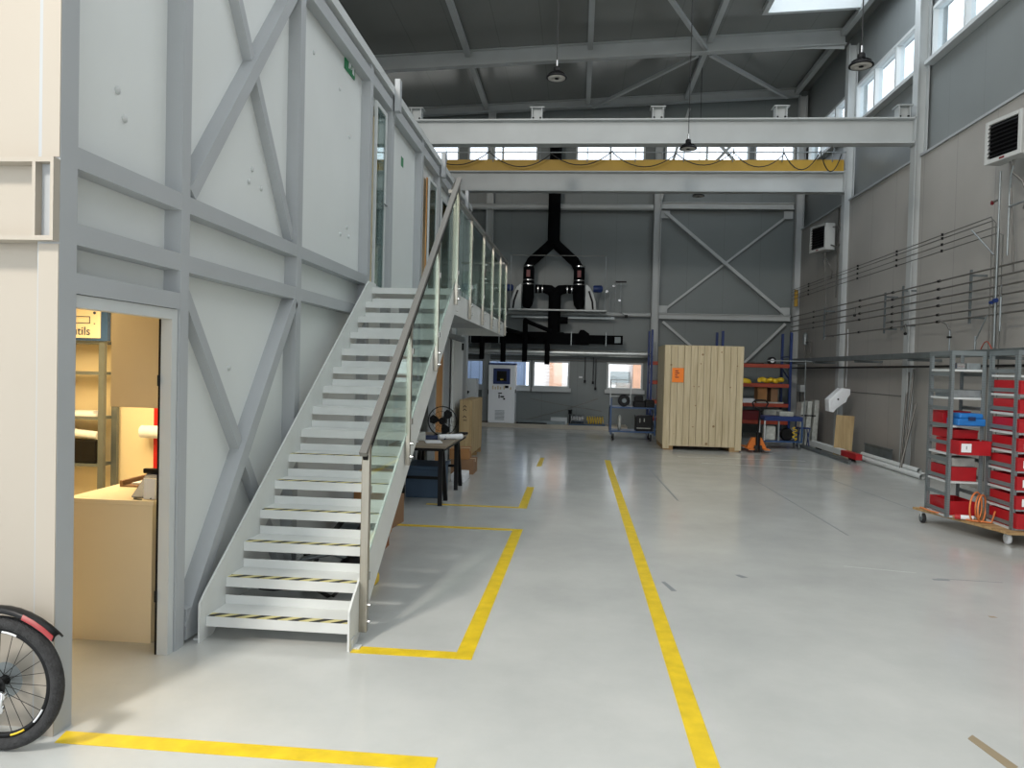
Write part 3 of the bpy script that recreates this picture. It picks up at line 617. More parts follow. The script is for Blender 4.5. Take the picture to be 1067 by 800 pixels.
tag(b.build('air_hose', 'cable'), 'tangled black hose on the floor under the lower steps', 'hose')
pp = thing('water_pump', 'small dark pump with a grey pipe under the lower steps', 'pump', (-1.65, 5.25, 0))
MB().lathe([(.09, 0), (.1, .05), (.1, .2), (.05, .24)], (-1.6, 5.3, 0)).build('body', 'black', pp)
MB().tube([(-1.6, 5.3, .2), (-1.75, 5.25, .26), (-1.95, 5.2, .22), (-2.05, 5.2, .08)], .02, 8).build('pipe', 'galv', pp)
tb = thing('tool_box', 'dark metal toolbox under the middle steps', 'toolbox', (-1.93, 6.6, 0))
MB().box(-2.12, -1.75, 6.51, 6.7, 0, .2).build('body', 'galv_dark', tb, .01); MB().tube([(-2.05, 6.6, .2), (-2.05, 6.6, .26), (-1.82, 6.6, .26), (-1.82, 6.6, .2)], .01, 6).build('handle', 'black', tb)
tag(MB().box(-1.62, -1.45, 5.35, 5.47, 0, .08).build('cable_spool', 'yellow', None, .02), 'pale yellow block lying beside the hand cart under the stairs', 'block')

# trestle table
tt = thing('trestle_table', 'trestle table with a worn wood top beside the stairs', 'table', (-1.9, 9.3, 0))
TT = (-2.17, -1.5, 8.45, 10.2, .72)
MB().box(TT[0], TT[1], TT[2], TT[3], .69, .72).build('tabletop', 'table_wood', tt, .004)
MB().box(TT[0] + .02, TT[1] - .02, TT[2] + .02, TT[3] - .02, .655, .689).build('apron', 'black', tt)
for yb in (8.75, 9.9):
    for x in (-2.08, -1.6):
        for sgn in (-1, 1): MB().bar((x, yb + sgn * .05, .655), (x + (.03 if x > -1.8 else -.03), yb + sgn * .19, 0), .045, .05, up=(1, 0, 0)).build('leg', 'black', tt)
    MB().bar((-2.1, yb, .3), (-1.58, yb, .3), .02, .035).build('cross_rail', 'black', tt)
bc = thing('plastic_crate', 'blue-grey lidded crate on the floor under the trestle table', 'crate', (-1.85, 9.25, 0))
MB().box(-2.1, -1.66, 9.05, 9.6, 0, .36).build('body', 'blue_box', bc, .012); MB().box(-2.12, -1.64, 9.03, 9.62, .361, .4).build('lid', 'blue_box', bc, .008)
tag(MB().box(-1.75, -1.55, 10.35, 10.8, 0, .12).build('storage_case', 'paper', None, .01), 'white flat case on the floor behind the trestle table', 'case')
fa = thing('desk_fan', 'black round fan standing on the trestle table', 'fan', (-1.76, 9.6, .72))
FX, FY, FZ = -1.75, 9.6, .925
MB().lathe([(.13, 0), (.12, .02), (.02, .03), (.016, .1)], (FX, FY + .05, .721)).build('base', 'black', fa)
gm = MB()
for dy in (-.05, .05): gm.tube([(FX + .19 * math.cos(a), FY + dy * .3, FZ + .19 * math.sin(a)) for a in [2 * pi * i / 32 for i in range(32)]], .006, 6, closed=True)
for rr in (.07, .13): gm.tube([(FX + rr * math.cos(a), FY - .05, FZ + rr * math.sin(a)) for a in [2 * pi * i / 24 for i in range(24)]], .0022, 5, closed=True)
for i in range(16):
    a = 2 * pi * i / 16
    gm.tube([(FX + .04 * math.cos(a), FY - .055, FZ + .04 * math.sin(a)), (FX + .15 * math.cos(a), FY - .045, FZ + .15 * math.sin(a)), (FX + .2 * math.cos(a), FY, FZ + .2 * math.sin(a))], .0018, 5)
gm.build('guard', 'black', fa)
bl = MB()
for i in range(3):
    a = 2 * pi * i / 3 + .9; pts = []
    for t, rr in ((-.35, .05), (-.5, .1), (-.42, .15), (-.1, .175), (.3, .165), (.5, .12), (.3, .05)): pts.append((FX + rr * math.cos(a + t), FZ + rr * math.sin(a + t)))
    bl.prism(pts, 'y', FY - .02, FY - .005)
bl.build('blades', 'black', fa); MB().lathe([(.045, -.04), (.05, 0), (.05, .1), (.03, .13)], (FX, FY, FZ), 'y').build('motor', 'black', fa)
MB().tube([(FX, FY + .05, .8), (FX, FY + .06, FZ)], .018, 8).build('neck', 'black', fa)
for (x, y, w, dd, h, rt, m, lb, nm, cat) in (
    (-1.95, 9.05, .18, .12, .1, .2, 'wrap', 'grey and purple packet on the trestle table beside the fan', 'packet', 'packet'),
    (-1.72, 8.85, .2, .26, .012, .3, 'paper', 'white sheet of paper lying flat on the trestle table', 'paper_sheet', 'paper'),
    (-1.58, 9.25, .12, .34, .07, -.5, 'paper', 'white rolled drawing at the right edge of the trestle table', 'drawing_roll', 'paper roll'),
    (-2.0, 8.75, .2, .14, .012, -.2, 'label', 'small white note at the left end of the trestle table', 'paper_note', 'paper'),
    (-1.78, 9.2, .3, .1, .05, .1, 'navy', 'dark blue cloth bundle in front of the fan', 'cloth_bundle', 'cloth'),
    (-1.56, 9.9, .1, .3, .03, -.3, 'black', 'black tool lying behind the rolled drawing', 'hand_tool', 'tool')):
    if nm == 'drawing_roll': mb = MB().tube([(-.06, -.16, .035), (.06, .16, .035)], .034, 12)
    else: mb = MB().box(-w / 2, w / 2, -dd / 2, dd / 2, 0, h)
    o = mb.build(nm, m, None, .004 if nm != 'drawing_roll' else 0, (0, 0, 0)); o.location = (x, y, .7205); o.rotation_euler[2] = rt; tag(o, lb, cat)

# plywood crate + boxes behind table
pc = thing('plywood_crate', 'tall narrow plywood crate with handwritten marks past the trestle table', 'crate', (-1.9, 14, 0))
MB().box(-2.05, -1.83, 12.9, 14.3, .1, 1.06).build('body', 'ply', pc); 
for y in (12.95, 13.6, 14.2): MB().box(-2.05, -1.83, y, y + .08, 0, .1).build('skid', 'ply_edge', pc)
b = MB()
for z in (.75, .87, .93): b.tube([(-1.99, 12.897, z), (-1.96, 12.897, z + .03), (-1.93, 12.897, z)], .006, 5)
b.tube([(-1.98, 12.897, .7), (-1.92, 12.897, .7)], .006, 5).build('marking', 'black', pc)
carton(-1.72, 11.4, .35, .45, .22, 0, 'carton2', 'brown cardboard box on the floor against the plywood crate')
carton(-1.78, 11.4, .3, .4, .16, .05, 'carton', 'lighter cardboard box stacked on the brown box by the plywood crate', .223)
# grey cabinet with hook behind the crate
gc = thing('grey_cabinet', 'light grey electrical cabinet with a black lever behind the plywood crate', 'cabinet', (-2.45, 19, 0))
MB().box(-2.95, -2.5, 18.2, 18.7, 0, 1.35).build('body', 'white_steel', gc, .01); MB().tube([(-2.8, 18.18, 1.15), (-2.8, 18.15, 1.0), (-2.72, 18.15, .97), (-2.68, 18.18, 1.04)], .03, 8).build('lever', 'black', gc)

# control cabinet
mc = thing('control_cabinet', 'tall white control cabinet with a blue framed screen on the kerb', 'cabinet', (-2.0, 20.5, .11))
cx0, cx1, cy = -2.44, -1.7, 20.32
MB().box(cx0, cx1, cy, cy + .5, .115, 1.72).build('body', 'cabinet_white', mc, .01); MB().box(cx0 - .01, cx1 + .01, cy - .01, cy + .51, 1.721, 1.77).build('top_cap', 'blue', mc)
sc_ = MB().box(-2.31, -1.84, cy - .02, cy - .001, 1.19, 1.62).build('screen_frame', 'blue', mc); MB().box(-2.21, -1.94, cy - .026, cy - .021, 1.27, 1.55).build('screen', 'screen', sc_)
MB().box(-2.11, -2.03, cy - .03, cy - .0265, 1.3, 1.33).build('display_mark', 'yellow', sc_)
b = MB()
for i, x in enumerate((-2.33, -2.26, -2.19, -2.12, -2.02, -1.84)):
    b.box(x, x + .035, cy - .012, cy - .001, 1.04, 1.14 - .03 * (i % 2))
b.build('switch', 'tan', mc)
MB().box(-1.98, -1.88, cy - .015, cy - .001, 1.08, 1.15).box(-2.16, -2.06, cy - .012, cy - .001, .92, .95).box(-2.1, -2.0, cy - .012, cy - .001, .82, .86).box(-2.02, -1.97, cy - .012, cy - .001, .76, .8).box(-2.15, -2.12, cy - .012, cy - .001, .8, .9).build('button', 'black', mc)
b = MB()
for i in range(8): b.box(-2.24, -1.98, cy - .008, cy - .001, .2 + i * .035, .215 + i * .035)
b.build('vent_grille', 'galv', mc); MB().box(cx1, cx1 + .025, cy + .02, cy + .06, .95, 1.05).build('latch', 'black', mc); MB().box(cx0 - .025, cx0, cy + .02, cy + .06, .9, 1.02).build('latch', 'black', mc)

# things on the kerb
hh = thing('hose_reel', 'coiled silver flexible hose on the kerb under the back wall', 'hose', (-.1, 20.55, .11))
hb = MB()
for i in range(9): hb.tube([( -.12 + .04 * i, 20.55 + .1 * math.cos(a), .26 + .13 * math.sin(a)) for a in [2 * pi * j / 14 for j in range(14)]], .016, 6, closed=True)
hb.build('coil', 'chrome', hh); MB().box(-.2, -.15, 20.47, 20.65, .112, .4).build('end_stand', 'black', hh)
hs = MB()
hs.tube([(.3 + .0075 * i, 20.55 + .1 * math.cos(i * .7), .24 + .11 * math.sin(i * .7)) for i in range(60)], .012, 6)
tag(hs.build('air_hose_coil', 'yellow'), 'yellow spiral air hose coil beside the silver hose on the kerb', 'hose')
cv = thing('floor_conveyor', 'low grey equipment frame lying along the kerb under the back wall', 'frame', (-.9, 20.5, .11))
MB().box(-1.6, -.3, 20.38, 20.5, .112, .2).build('rail', 'galv_dark', cv); MB().box(-1.65, -.8, 20.36, 20.6, .112, .15).build('tray', 'black', cv)
MB().box(-.7, -.25, 20.5, 20.7, .112, .3).build('housing', 'white_steel', cv)
MB().box(-.2, .8, 20.34, 20.46, .112, .15).build('foot_rail', 'blue_box', cv)
MB().tube([(-1.4, 20.6, .2), (-.3, 20.65, .52), (.6, 20.65, .85)], .012, 6).tube([(-1.3, 20.7, .8), (-.5, 20.7, .66), (.7, 20.7, .5)], .01, 6).build('lifting_arm', 'pipe', cv)
tag(MB().lathe([(.05, 0), (.05, .09), (.06, .1), (.06, .12)], (-.17, 20.6, .402)).build('cap_canister', 'black'), 'small black canister standing on the hose stand', 'canister')

# back wall pipes and ducts
tag(MB().tube([(-3.4, 20.9, 2.11), (2.1, 20.9, 2.11)], .09, 20).build('spiral_duct', 'silver'), 'long silver spiral duct running above the back windows', 'duct')
mdt = thing('exhaust_duct', 'black extraction duct with a forked stack and hanging branches on the back wall', 'duct', (-.7, 20.6, 2.3))
MB().box(-3.4, -.4, 20.45, 20.75, 2.33, 2.66).box(-.4, .3, 20.45, 20.75, 2.33, 2.64).prism([(0, 2.64), (.3, 2.64), (.15, 2.74), (.05, 2.74)], 'y', 20.5, 20.7).box(.3, 1.22, 20.48, 20.72, 2.36, 2.6).build('main_duct', 'black_duct', mdt)
MB().box(1.0, 1.16, 20.47, 20.479, 2.4, 2.56).build('end_flap', 'galv_dark', mdt)
MB().tube([(-.68, 20.6, 2.6), (-.68, 20.6, 3.5), (-.68, 20.6, 3.78)], .17, 20).build('riser', 'black_duct', mdt)
MB().tube([(-.68, 20.6, 3.0), (-.3, 20.6, 3.0)], .1, 14).build('inspection_stub', 'black_duct', mdt)
for s_ in (-1, 1):
    MB().tube([(-.68 + s_ * .0, 20.6, 3.72), (-.68 + s_ * .15, 20.6, 3.84), (-.68 + s_ * .3, 20.6, 3.86), (-.68 + s_ * .55, 20.6, 3.86)], [.15, .14, .12, .12], 16).build('branch', 'black_duct', mdt)
    for dx in (.33, .45): MB().tube([(-.68 + s_ * dx, 20.6, 3.86), (-.68 + s_ * (dx + .03), 20.6, 3.86)], .126, 16).build('clamp_band', 'chrome', mdt)
MB().tube([(-.75, 20.6, 5.1), (-.75, 20.6, 7.95)], .17, 20).build('stack', 'black_duct', mdt)
MB().lathe([(.17, 0), (.16, .08), (.09, .16), (.01, .18)], (-.75, 20.6, 7.95)).build('stack_cap', 'black_duct', mdt)
for s_ in (-1, 1):
    MB().tube([(-.75 - s_ * .03, 20.6, 5.22), (-.75 + s_ * .12, 20.6, 5.05), (-.75 + s_ * .6, 20.6, 4.62), (-.74 + s_ * .69, 20.6, 4.45)], .14, 18).build('fork_arm', 'black_duct', mdt)
    x = -.72 + s_ * .7
    MB().tube([(x, 20.6, 4.45), (x, 20.6, 4.05)], .155, 18).build('silencer', 'black_duct', mdt)
    MB().tube([(x, 20.6, 4.05), (x, 20.6, 3.6), (x + s_ * .02, 20.6, 3.45), (x + s_ * .05, 20.6, 3.33)], [.16, .16, .15, .1], 18).build('fan_inlet', 'black_duct', mdt)
    for z in (4.47, 3.97, 4.08): MB().tube([(x, 20.6, z), (x, 20.6, z + .03)], .165, 18).build('clamp_band', 'chrome', mdt)
    MB().box(x - .05, x + .05, 20.42, 20.428, 4.17, 4.36).build('warning_label', 'red_dark', mdt)
for x, zt, zb2 in ((-2.65, 2.5, 1.87), (-2.06, 2.72, 1.8), (-1.46, 2.95, 1.82), (-.84, 2.4, 1.76)):
    MB().tube([(x, 20.35, zb2), (x, 20.35, zt), (x, 20.45, zt + .03)], .07, 12).build('drop_hose', 'black_duct', mdt)
MB().tube([(-2.06, 20.35, 2.72), (-1.2, 20.4, 2.5)], .06, 10).tube([(-1.46, 20.35, 2.95), (-.75, 20.4, 2.68)], .06, 10).tube([(-2.65, 20.35, 2.5), (-2.1, 20.4, 2.58)], .06, 10).build('slanted_branch', 'black_duct', mdt)
b = MB()
for x in (-3.0, -2.2, -1.45, -.2, .75): b.box(x, x + .02, 20.44, 20.76, 2.3, 2.68)
b.build('duct_strap', 'galv', mdt)
for s_, lb in ((-1, 'left'), (1, 'right')):
    x = -.72 + s_ * .98
    e = thing('extractor_fan', '%s white fan housing with a blue motor on the wall platform' % lb, 'fan', (x, 20.6, 3.28), 'extractor fans on the wall platform')
    poly = [(x - s_ * .1, 3.29), (x + s_ * .22, 3.29), (x + s_ * .2, 3.5), (x + s_ * .13, 3.72), (x + s_ * .03, 3.9), (x - s_ * .06, 3.98), (x - s_ * .1, 3.98)]
    MB().prism(poly, 'y', 20.45, 20.75).build('housing', 'white_steel', e, .02)
    MB().tube([(x + s_ * .12, 20.43, 3.3), (x + s_ * .1, 20.43, 3.5), (x + s_ * .0, 20.43, 3.8)], .025, 8).build('rib', 'black', e)
    MB().lathe([(.09, 0), (.1, .03), (.1, .22), (.06, .26)], (x + .12 if s_ > 0 else x - .4, 20.6, 3.88), 'x').build('motor', 'blue', e)
    MB().tube([(x + s_ * .3, 20.6, 3.8), (x + s_ * .24, 20.6, 3.3)], .02, 6).build('motor_bracket', 'galv_dark', e)
pf = thing('fan_platform', 'thin white platform hung on rods below the extractor fans', 'platform', (-.6, 20.6, 3.24))
MB().box(-1.95, .75, 20.3, 21.0, 3.24, 3.28).build('deck', 'white_steel', pf)
for x in (-1.9, .7):
    for y in (20.35,): MB().tube([(x, y, 3.28), (x, y, 4.75)], .012, 6).build('rod', 'galv', pf)
MB().bar((-1.9, 20.35, 4.75), (.7, 20.35, 4.75), .02, .02).build('top_rod', 'thin_pipe', pf)
MB().bar((-1.9, 20.9, 3.1), (1.0, 20.9, 3.1), .04, .06).build('support_rail', 'galv', pf)
vt = thing('valve_manifold', 'small tangle of gauges and thin pipes right of the extractor fans', 'valves', (.95, 20.9, 3.2))
MB().tube([(.7, 20.9, 3.85), (.9, 20.9, 3.98), (1.15, 20.9, 4.1)], .014, 6).tube([(1.15, 20.9, 4.1), (1.15, 20.9, 3.3), (1.3, 20.9, 3.15)], .012, 6).tube([(1.0, 20.9, 4.0), (1.0, 20.9, 3.4)], .01, 6).tube([(.85, 20.9, 3.9), (.85, 20.9, 3.35)], .01, 6).build('pipe', 'galv', vt)
MB().lathe([(.035, 0), (.035, .03)], (.76, 20.86, 3.84), 'y').lathe([(.03, 0), (.03, .03)], (.95, 20.86, 4.0), 'y').lathe([(.03, 0), (.03, .03)], (1.12, 20.86, 3.6), 'y').build('gauge', 'chrome', vt)
MB().box(1.0, 1.3, 20.86, 20.9, 4.1, 4.14).box(1.28, 1.36, 20.86, 20.9, 3.12, 3.2).build('valve', 'black', vt)
b = MB()
for i, z in enumerate((2.86, 2.8)): b.tube([(-3.4, 21.15, z - .9), (5.7, 21.15, z - .9)], .012, 6)
tag(b.build('wall_conduit', 'pipe'), 'pair of thin conduits along the back wall below the spiral duct', 'pipe')
for i, (x, z0, z1) in enumerate(((.22, 1.35, 2.0), (.45, 1.32, 2.0), (.52, 1.15, 1.95))):
    t = thing('drop_cable', ('left', 'middle', 'right')[i] + ' dark cable with a plug hanging between the two back windows', 'cable', (x, 21.1, z0), 'cables hanging on the back wall')
    MB().tube([(x, 21.1, z0), (x, 21.1, z1)], .012, 6).build('cord', 'cable', t); MB().box(x - .03, x + .03, 21.07, 21.13, z0 - .08, z0).build('plug', 'black', t)
d7 = struct('door_7', MB().box(-.12, .72, YB - .03, YB - .001, .12, 1.86), 'wall_back', 'grey flush service door in the back wall'); struct('door_plate', MB().box(.05, .15, YB - .045, YB - .031, 1.4, 1.45), 'label', parent=d7)

# blue trolley
bt = thing('platform_trolley', 'blue two-deck trolley loaded with black equipment left of the pine crate', 'trolley', (1.3, 17.8, 0))
x0, x1, y0, y1 = .8, 1.85, 17.45, 18.1
for z in (.2, .76): 
    MB().box(x0, x1, y0, y1, z, z + .035).build('deck', 'blue_cart', bt)
for x in (x0, x1 - .03):
    for y in (y0 - .001, y1 - .029): MB().box(x, x + .03, y, y + .03, .14, .86 if x > 1 else 1.0).build('post', 'blue_cart', bt)
MB().box(x0 - .01, x0, y0, y1, .2, .75).build('end_panel', 'blue_cart', bt)
for x in (x0 + .08, x1 - .1):
    for y in (y0 + .08, y1 - .08):
        w = MB().lathe([(.03, -.02), (.08, -.018), (.085, 0), (.08, .018), (.03, .02)], (x, y, .085), 'x').build('wheel', 'rubber', bt)
        MB().bar((x, y, .09), (x, y, .2), .05, .03).build('fork', 'galv', w)
MB().tube([(x0 + .02, y1 - .02, .8), (x0 + .02, y1 - .02, 1.42), (x0 + .5, y1 - .02, 1.42), (x0 + .5, y1 - .02, .8)], .016, 8).tube([(x0 + .02, y1 - .02, 1.02), (x0 + .5, y1 - .02, 1.02)], .01, 8).build('hoop', 'white_steel', bt)
eq = thing('loudspeaker', 'round black speaker lying on the top deck of the blue trolley', 'speaker', (1.15, 17.8, .797))
MB().lathe([(.12, 0), (.14, .05), (.14, .2), (.1, .26)], (1.12, 17.6, .937), 'y').build('body', 'black', eq); MB().lathe([(.05, 0), (.06, .02)], (1.12, 17.585, .937), 'y').build('cone', 'galv_dark', eq)
tag(MB().box(1.34, 1.6, 17.5, 17.9, .797, .93).build('equipment_case', 'black', None, .01), 'black equipment case on the top deck of the blue trolley', 'case')
tag(MB().box(1.36, 1.56, 17.55, 17.85, .931, 1.06).build('equipment_case', 'black', None, .01), 'small black case stacked on the wider case on the blue trolley', 'case')
tag(MB().box(1.61, 1.82, 17.5, 17.95, .797, .96).build('equipment_case', 'black', None, .01), 'black case at the right end of the top deck of the blue trolley', 'case')
bx = thing('black_crate', 'open black crate on the lower deck of the blue trolley', 'crate', (1.55, 17.7, .236))
MB().box(1.4, 1.78, 17.47, 17.9, .237, .6).build('body', 'black', bx, .01); MB().box(1.42, 1.74, 17.458, 17.468, .3, .32).box(1.48, 1.5, 17.458, 17.468, .44, .54).box(1.58, 1.6, 17.458, 17.468, .46, .54).build('stripe', 'grey_cloth', bx)
tag(MB().tube([(1.03, 17.75 + .1 * math.cos(a), .4 + .15 * math.sin(a)) for a in [2 * pi * i / 20 for i in range(20)]], .035, 8, closed=True).build('hose_ring', 'wrap'), 'grey coiled hose standing on the lower deck of the blue trolley', 'hose')

# big pine crate
CR = (1.83, 3.46, 15.8, 17.1, 2.2)
pk = thing('pine_crate', 'very large closed pine board crate standing in the hall', 'crate', (2.6, 16.4, 0))
n = 12; w = (CR[1] - CR[0]) / n
for i in range(n):
    a = CR[0] + i * w; off = .012 if i in (7, 9) else 0
    MB().box(a + .004, a + w - .004, CR[2] - off, CR[2] + .022, .09 if 0 < i < n - 1 else .03, CR[4] - .01 * (i % 3 == 1)).build('front_board', 'pine', pk)
MB().box(CR[0], CR[0] + .022, CR[2] + .024, CR[3], .1, CR[4] - .01).box(CR[1] - .022, CR[1], CR[2] + .024, CR[3], .1, CR[4] - .01).box(CR[0] + .023, CR[1] - .023, CR[3] - .022, CR[3], .1, CR[4] - .01).build('side_boards', 'pine', pk)
MB().box(CR[0], CR[1], CR[2] + .024, CR[3], CR[4] - .009, CR[4] + .012).build('lid', 'pine', pk)
MB().box(CR[0] + .024, CR[1] - .024, CR[2] + .024, CR[3] - .024, .09, .13).build('floor_board', 'pine', pk)
for x in (CR[0] + .02, CR[1] - .24): MB().box(x, x + .2, CR[2] + .023, CR[3], 0, .088).build('skid', 'ply_edge', pk)
lb = MB().box(1.99, 2.23, CR[2] - .016, CR[2] - .013, 1.43, 1.73).build('orange_label', 'orange_label', pk)
b = MB()
for i, wd in enumerate((.07, .09, .05, .08)): b.box(2.05, 2.05 + wd, CR[2] - .018, CR[2] - .0162, 1.66 - i * .045, 1.68 - i * .045)
b.build('label_print', 'red_dark', lb)
b = MB()
for x, z in ((2.58, 1.83), (2.45, 1.35), (2.55, 1.35), (2.49, .95), (3.2, 1.35), (3.12, 1.05), (3.33, 1.8), (2.45, .5), (3.0, 2.08)): b.lathe([(.014, -.001), (.012, .001)], (x, CR[2] - .0015, z), 'y', 10)
b.build('knot', 'carton2', pk)

# pallet racking
def rack():
    t = thing('pallet_racking', 'blue and orange pallet racking behind the pine crate', 'racking', (3.7, 19.4, 0))
    for x in (1.9, 3.68, 5.38):
        for y in (19.3, 20.1): MB().box(x - .028, x + .028, y - .04, y + .04, 0, 2.72).build('upright', 'blue', t)
        b = MB()
        for i in range(4): b.bar((x, 19.34, .3 + i * .6), (x, 20.06, .6 + i * .6 if i % 2 == 0 else .3 + i * .6), .03, .03)
        b.build('lacing', 'blue', t)
    for xa, xb in ((1.93, 3.65), (3.71, 5.35)):
        for z in (.42, .86, 1.36, 1.86):
            for y in (19.29, 20.09): MB().box(xa, xb, y - .02, y + .02, z - .045, z + .045).build('beam', 'orange_beam', t)
            MB().box(xa, xb, 19.315, 20.065, z + .005, z + .03).build('shelf_deck', 'ply', t)
    return t
rack()
def rest(name, cat, mb, m, label, bev=.01): return tag(mb.build(name, m, None, bev), label, cat)
z1, z2, z3, z4 = .451, .891, 1.391, 1.906
rest('wooden_board', 'board', MB().box(4.62, 4.85, 19.4, 19.8, z2 + .0, z2 + .42), 'carton', 'brown upright board on the third rack shelf from the top', .004)
rest('wooden_board', 'board', MB().box(4.95, 5.12, 19.4, 19.8, z2, z2 + .4), 'carton2', 'darker upright board right of the brown board on the rack', .004)
rest('paper_pack', 'box', MB().box(4.25, 4.55, 19.4, 19.8, z2, z2 + .12), 'paper', 'white paper pack on the rack shelf above the pallet truck')
rest('parts_tray', 'tray', MB().box(4.58, 5.25, 19.32, 19.39, z2, z2 + .05), 'grey_cloth', 'long pale parts tray at the front edge of the rack shelf')
yc = MB().tube([(4.68 + .022 * i, 19.5 + .1 * math.sin(i), z3 + .1 + .02 * math.sin(i * .6)) for i in range(26)], .06, 8)
rest('yellow_strap', 'strap', yc, 'yellow', 'bright yellow strap bundle on the second rack shelf', 0)
rest('yellow_bag', 'bag', MB().lathe([(.16, 0), (.17, .05), (.13, .11), (.03, .14)], (4.3, 19.5, z3)), 'yellow', 'yellow rounded bag on the second rack shelf beside the crate', 0)
rr = thing('wire_drum', 'small drum with a pale disc on the top rack shelf', 'drum', (5.0, 19.6, z4 - .015))
MB().lathe([(.1, 0), (.1, .12)], (4.98, 19.5, z4 + .09), 'y').build('drum', 'black', rr); MB().lathe([(.05, 0), (.05, .01)], (4.98, 19.488, z4 + .09), 'y').build('disc', 'paper', rr)
rest('steel_bar', 'bar', MB().bar((4.0, 19.45, z4 + .0), (4.75, 19.45, z4 + .0), .06, .03), 'black', 'flat black bar on the top rack shelf', 0)
rest('plastic_crate', 'crate', MB().box(4.2, 4.7, 19.4, 19.9, z1, z1 + .25), 'red_dark', 'dark red crate on the lowest rack shelf')
rest('carton_stack', 'box', MB().box(4.78, 5.25, 19.4, 19.9, z1, z1 + .3), 'grey_cloth', 'pale box on the lowest rack shelf')
rest('storage_box', 'box', MB().box(2.1, 2.6, 19.4, 19.9, z2, z2 + .3), 'red_dark', 'dark red box on the rack left of the pine crate')

# pallet truck
pt = thing('pallet_truck', 'orange hand pallet truck with an upright black handle right of the pine crate', 'pallet truck', (3.85, 16.2, 0))
for x in (3.66, 3.98): MB().prism([(x - .07, .08), (x + .07, .08), (x + .05, .0 + .06), (x - .05, .06)], 'y', 15.75, 16.65).build('fork', 'orange', pt)
MB().prism([(3.62, .08), (4.02, .08), (3.92, .3), (3.72, .3)], 'y', 15.98, 16.1).build('chassis', 'orange', pt)
MB().tube([(3.82, 15.9, .08), (3.82, 15.92, .42)], .045, 12).build('pump', 'black', pt)
for x in (3.77, 3.87): MB().lathe([(.03, -.022), (.075, -.02), (.075, .02), (.03, .022)], (x, 15.88, .076), 'x').build('steer_wheel', 'rubber', pt)
MB().tube([(3.82, 15.92, .4), (3.82, 15.82, .9)], .018, 8).build('handle_shaft', 'black', pt)
MB().tube([(3.82, 15.82, .88), (3.7, 15.81, .95), (3.66, 15.8, 1.04), (3.72, 15.8, 1.1), (3.92, 15.8, 1.1), (3.98, 15.8, 1.04), (3.94, 15.81, .95), (3.82, 15.82, .88)], .018, 8).build('handle_loop', 'black', pt)

# blue work cart
wc = thing('service_cart', 'blue tool cart with shelves of parts right of the pallet truck', 'cart', (4.6, 17.0, 0))
a0, a1, b0, b1 = 4.15, 4.98, 16.75, 17.25
MB().box(a0, a1, b0, b1, .62, .72).build('top_tray', 'blue', wc, .01); MB().box(a0, a1, b0, b1, .15, .18).build('bottom_tray', 'blue_cart', wc)
for x in (a0, a1 - .03):
    for y in (b0, b1 - .03): MB().box(x, x + .03, y, y + .03, .18, .62).build('post', 'white_steel' if x < 4.5 else 'blue_cart', wc)
MB().box(a0 + .3, a0 + .33, b0, b0 + .03, .18, .62).build('middle_post', 'galv', wc)
for x in (a0 + .06, a1 - .06):
    for y in (b0 + .06, b1 - .06): MB().lathe([(.03, -.015), (.055, -.014), (.055, .014), (.03, .015)], (x, y, .056), 'x').bar((x, y, .06), (x, y, .15), .03, .03).build('caster', 'galv_dark', wc)
tag(MB().lathe([(.12, 0), (.14, .03), (.14, .12), (.1, .15)], (4.68, 16.85, .321), 'y').build('cable_drum', 'black'), 'black cable drum on the bottom tray of the blue tool cart', 'drum')
tag(MB().box(4.2, 4.42, 16.8, 17.1, .181, .5).build('parts_sack', 'wrap', None, .03), 'pale wrapped parts on the bottom tray of the blue tool cart', 'sack')
tag(MB().tube([(4.84 + .05 * math.sin(i), 16.85, .2 + .015 * i) for i in range(20)], .012, 6).build('yellow_rope', 'yellow'), 'yellow rope bundle on the bottom tray of the blue tool cart', 'rope')
tag(MB().box(4.5, 4.8, 16.85, 17.15, .721, .82).build('parts_box', 'grey_cloth', None, .01), 'grey box standing on top of the blue tool cart', 'box')
ch = thing('blue_stool', 'dark blue folding stool beside the blue tool cart', 'stool', (5.2, 17.4, 0))
MB().box(5.06, 5.32, 17.3, 17.55, .42, .45).build('seat', 'blue', ch, .01)
for x in (5.08, 5.3):
    MB().bar((x, 17.32, 0), (x, 17.53, .42), .02, .02).build('leg', 'blue', ch); MB().bar((x, 17.53, 0), (x, 17.32, .42), .02, .02).build('leg', 'blue', ch)

# wrapped gear near the column
wg = thing('wrapped_panels', 'stack of tall wrapped pale panels leaning near the second right column', 'panels', (5.5, 17.9, 0))
for i, x in enumerate((5.3, 5.44, 5.6)): MB().prism([(x - .06, 0), (x + .06, 0), (x + .1, 1.0 + .03 * i), (x, 1.0 + .03 * i)], 'y', 17.95, 18.35).build('panel', 'wrap', wg, .01)
MB().box(5.28, 5.62, 17.94, 17.949, .68, .71).build('strap', 'black', wg)
tag(MB().tube([(5.32, 17.85, 0), (5.32, 17.85, 2.0)], .012, 6).build('pole', 'galv'), 'thin grey pole standing in front of the wrapped panels', 'pole')
tag(MB().prism([(0, 0), (.22, .02), (.26, .82), (.04, .84)], 'y', 0, .012).build('x', 'ply'), 'x', 'x')
o = bpy.data.objects['x']; o.name = 'plywood_sheet'; o.location = (5.72, 15.6, 0); o.scale = (1.75, 1, 1); o['label'] = 'plywood sheet leaning against the right wall beside the near column'; o['category'] = 'board'
o.rotation_euler = (math.radians(-4), 0, math.radians(8)); o.location = (5.52, 15.75, .012)
bpy.data.objects['plywood_sheet'].location.z = .005
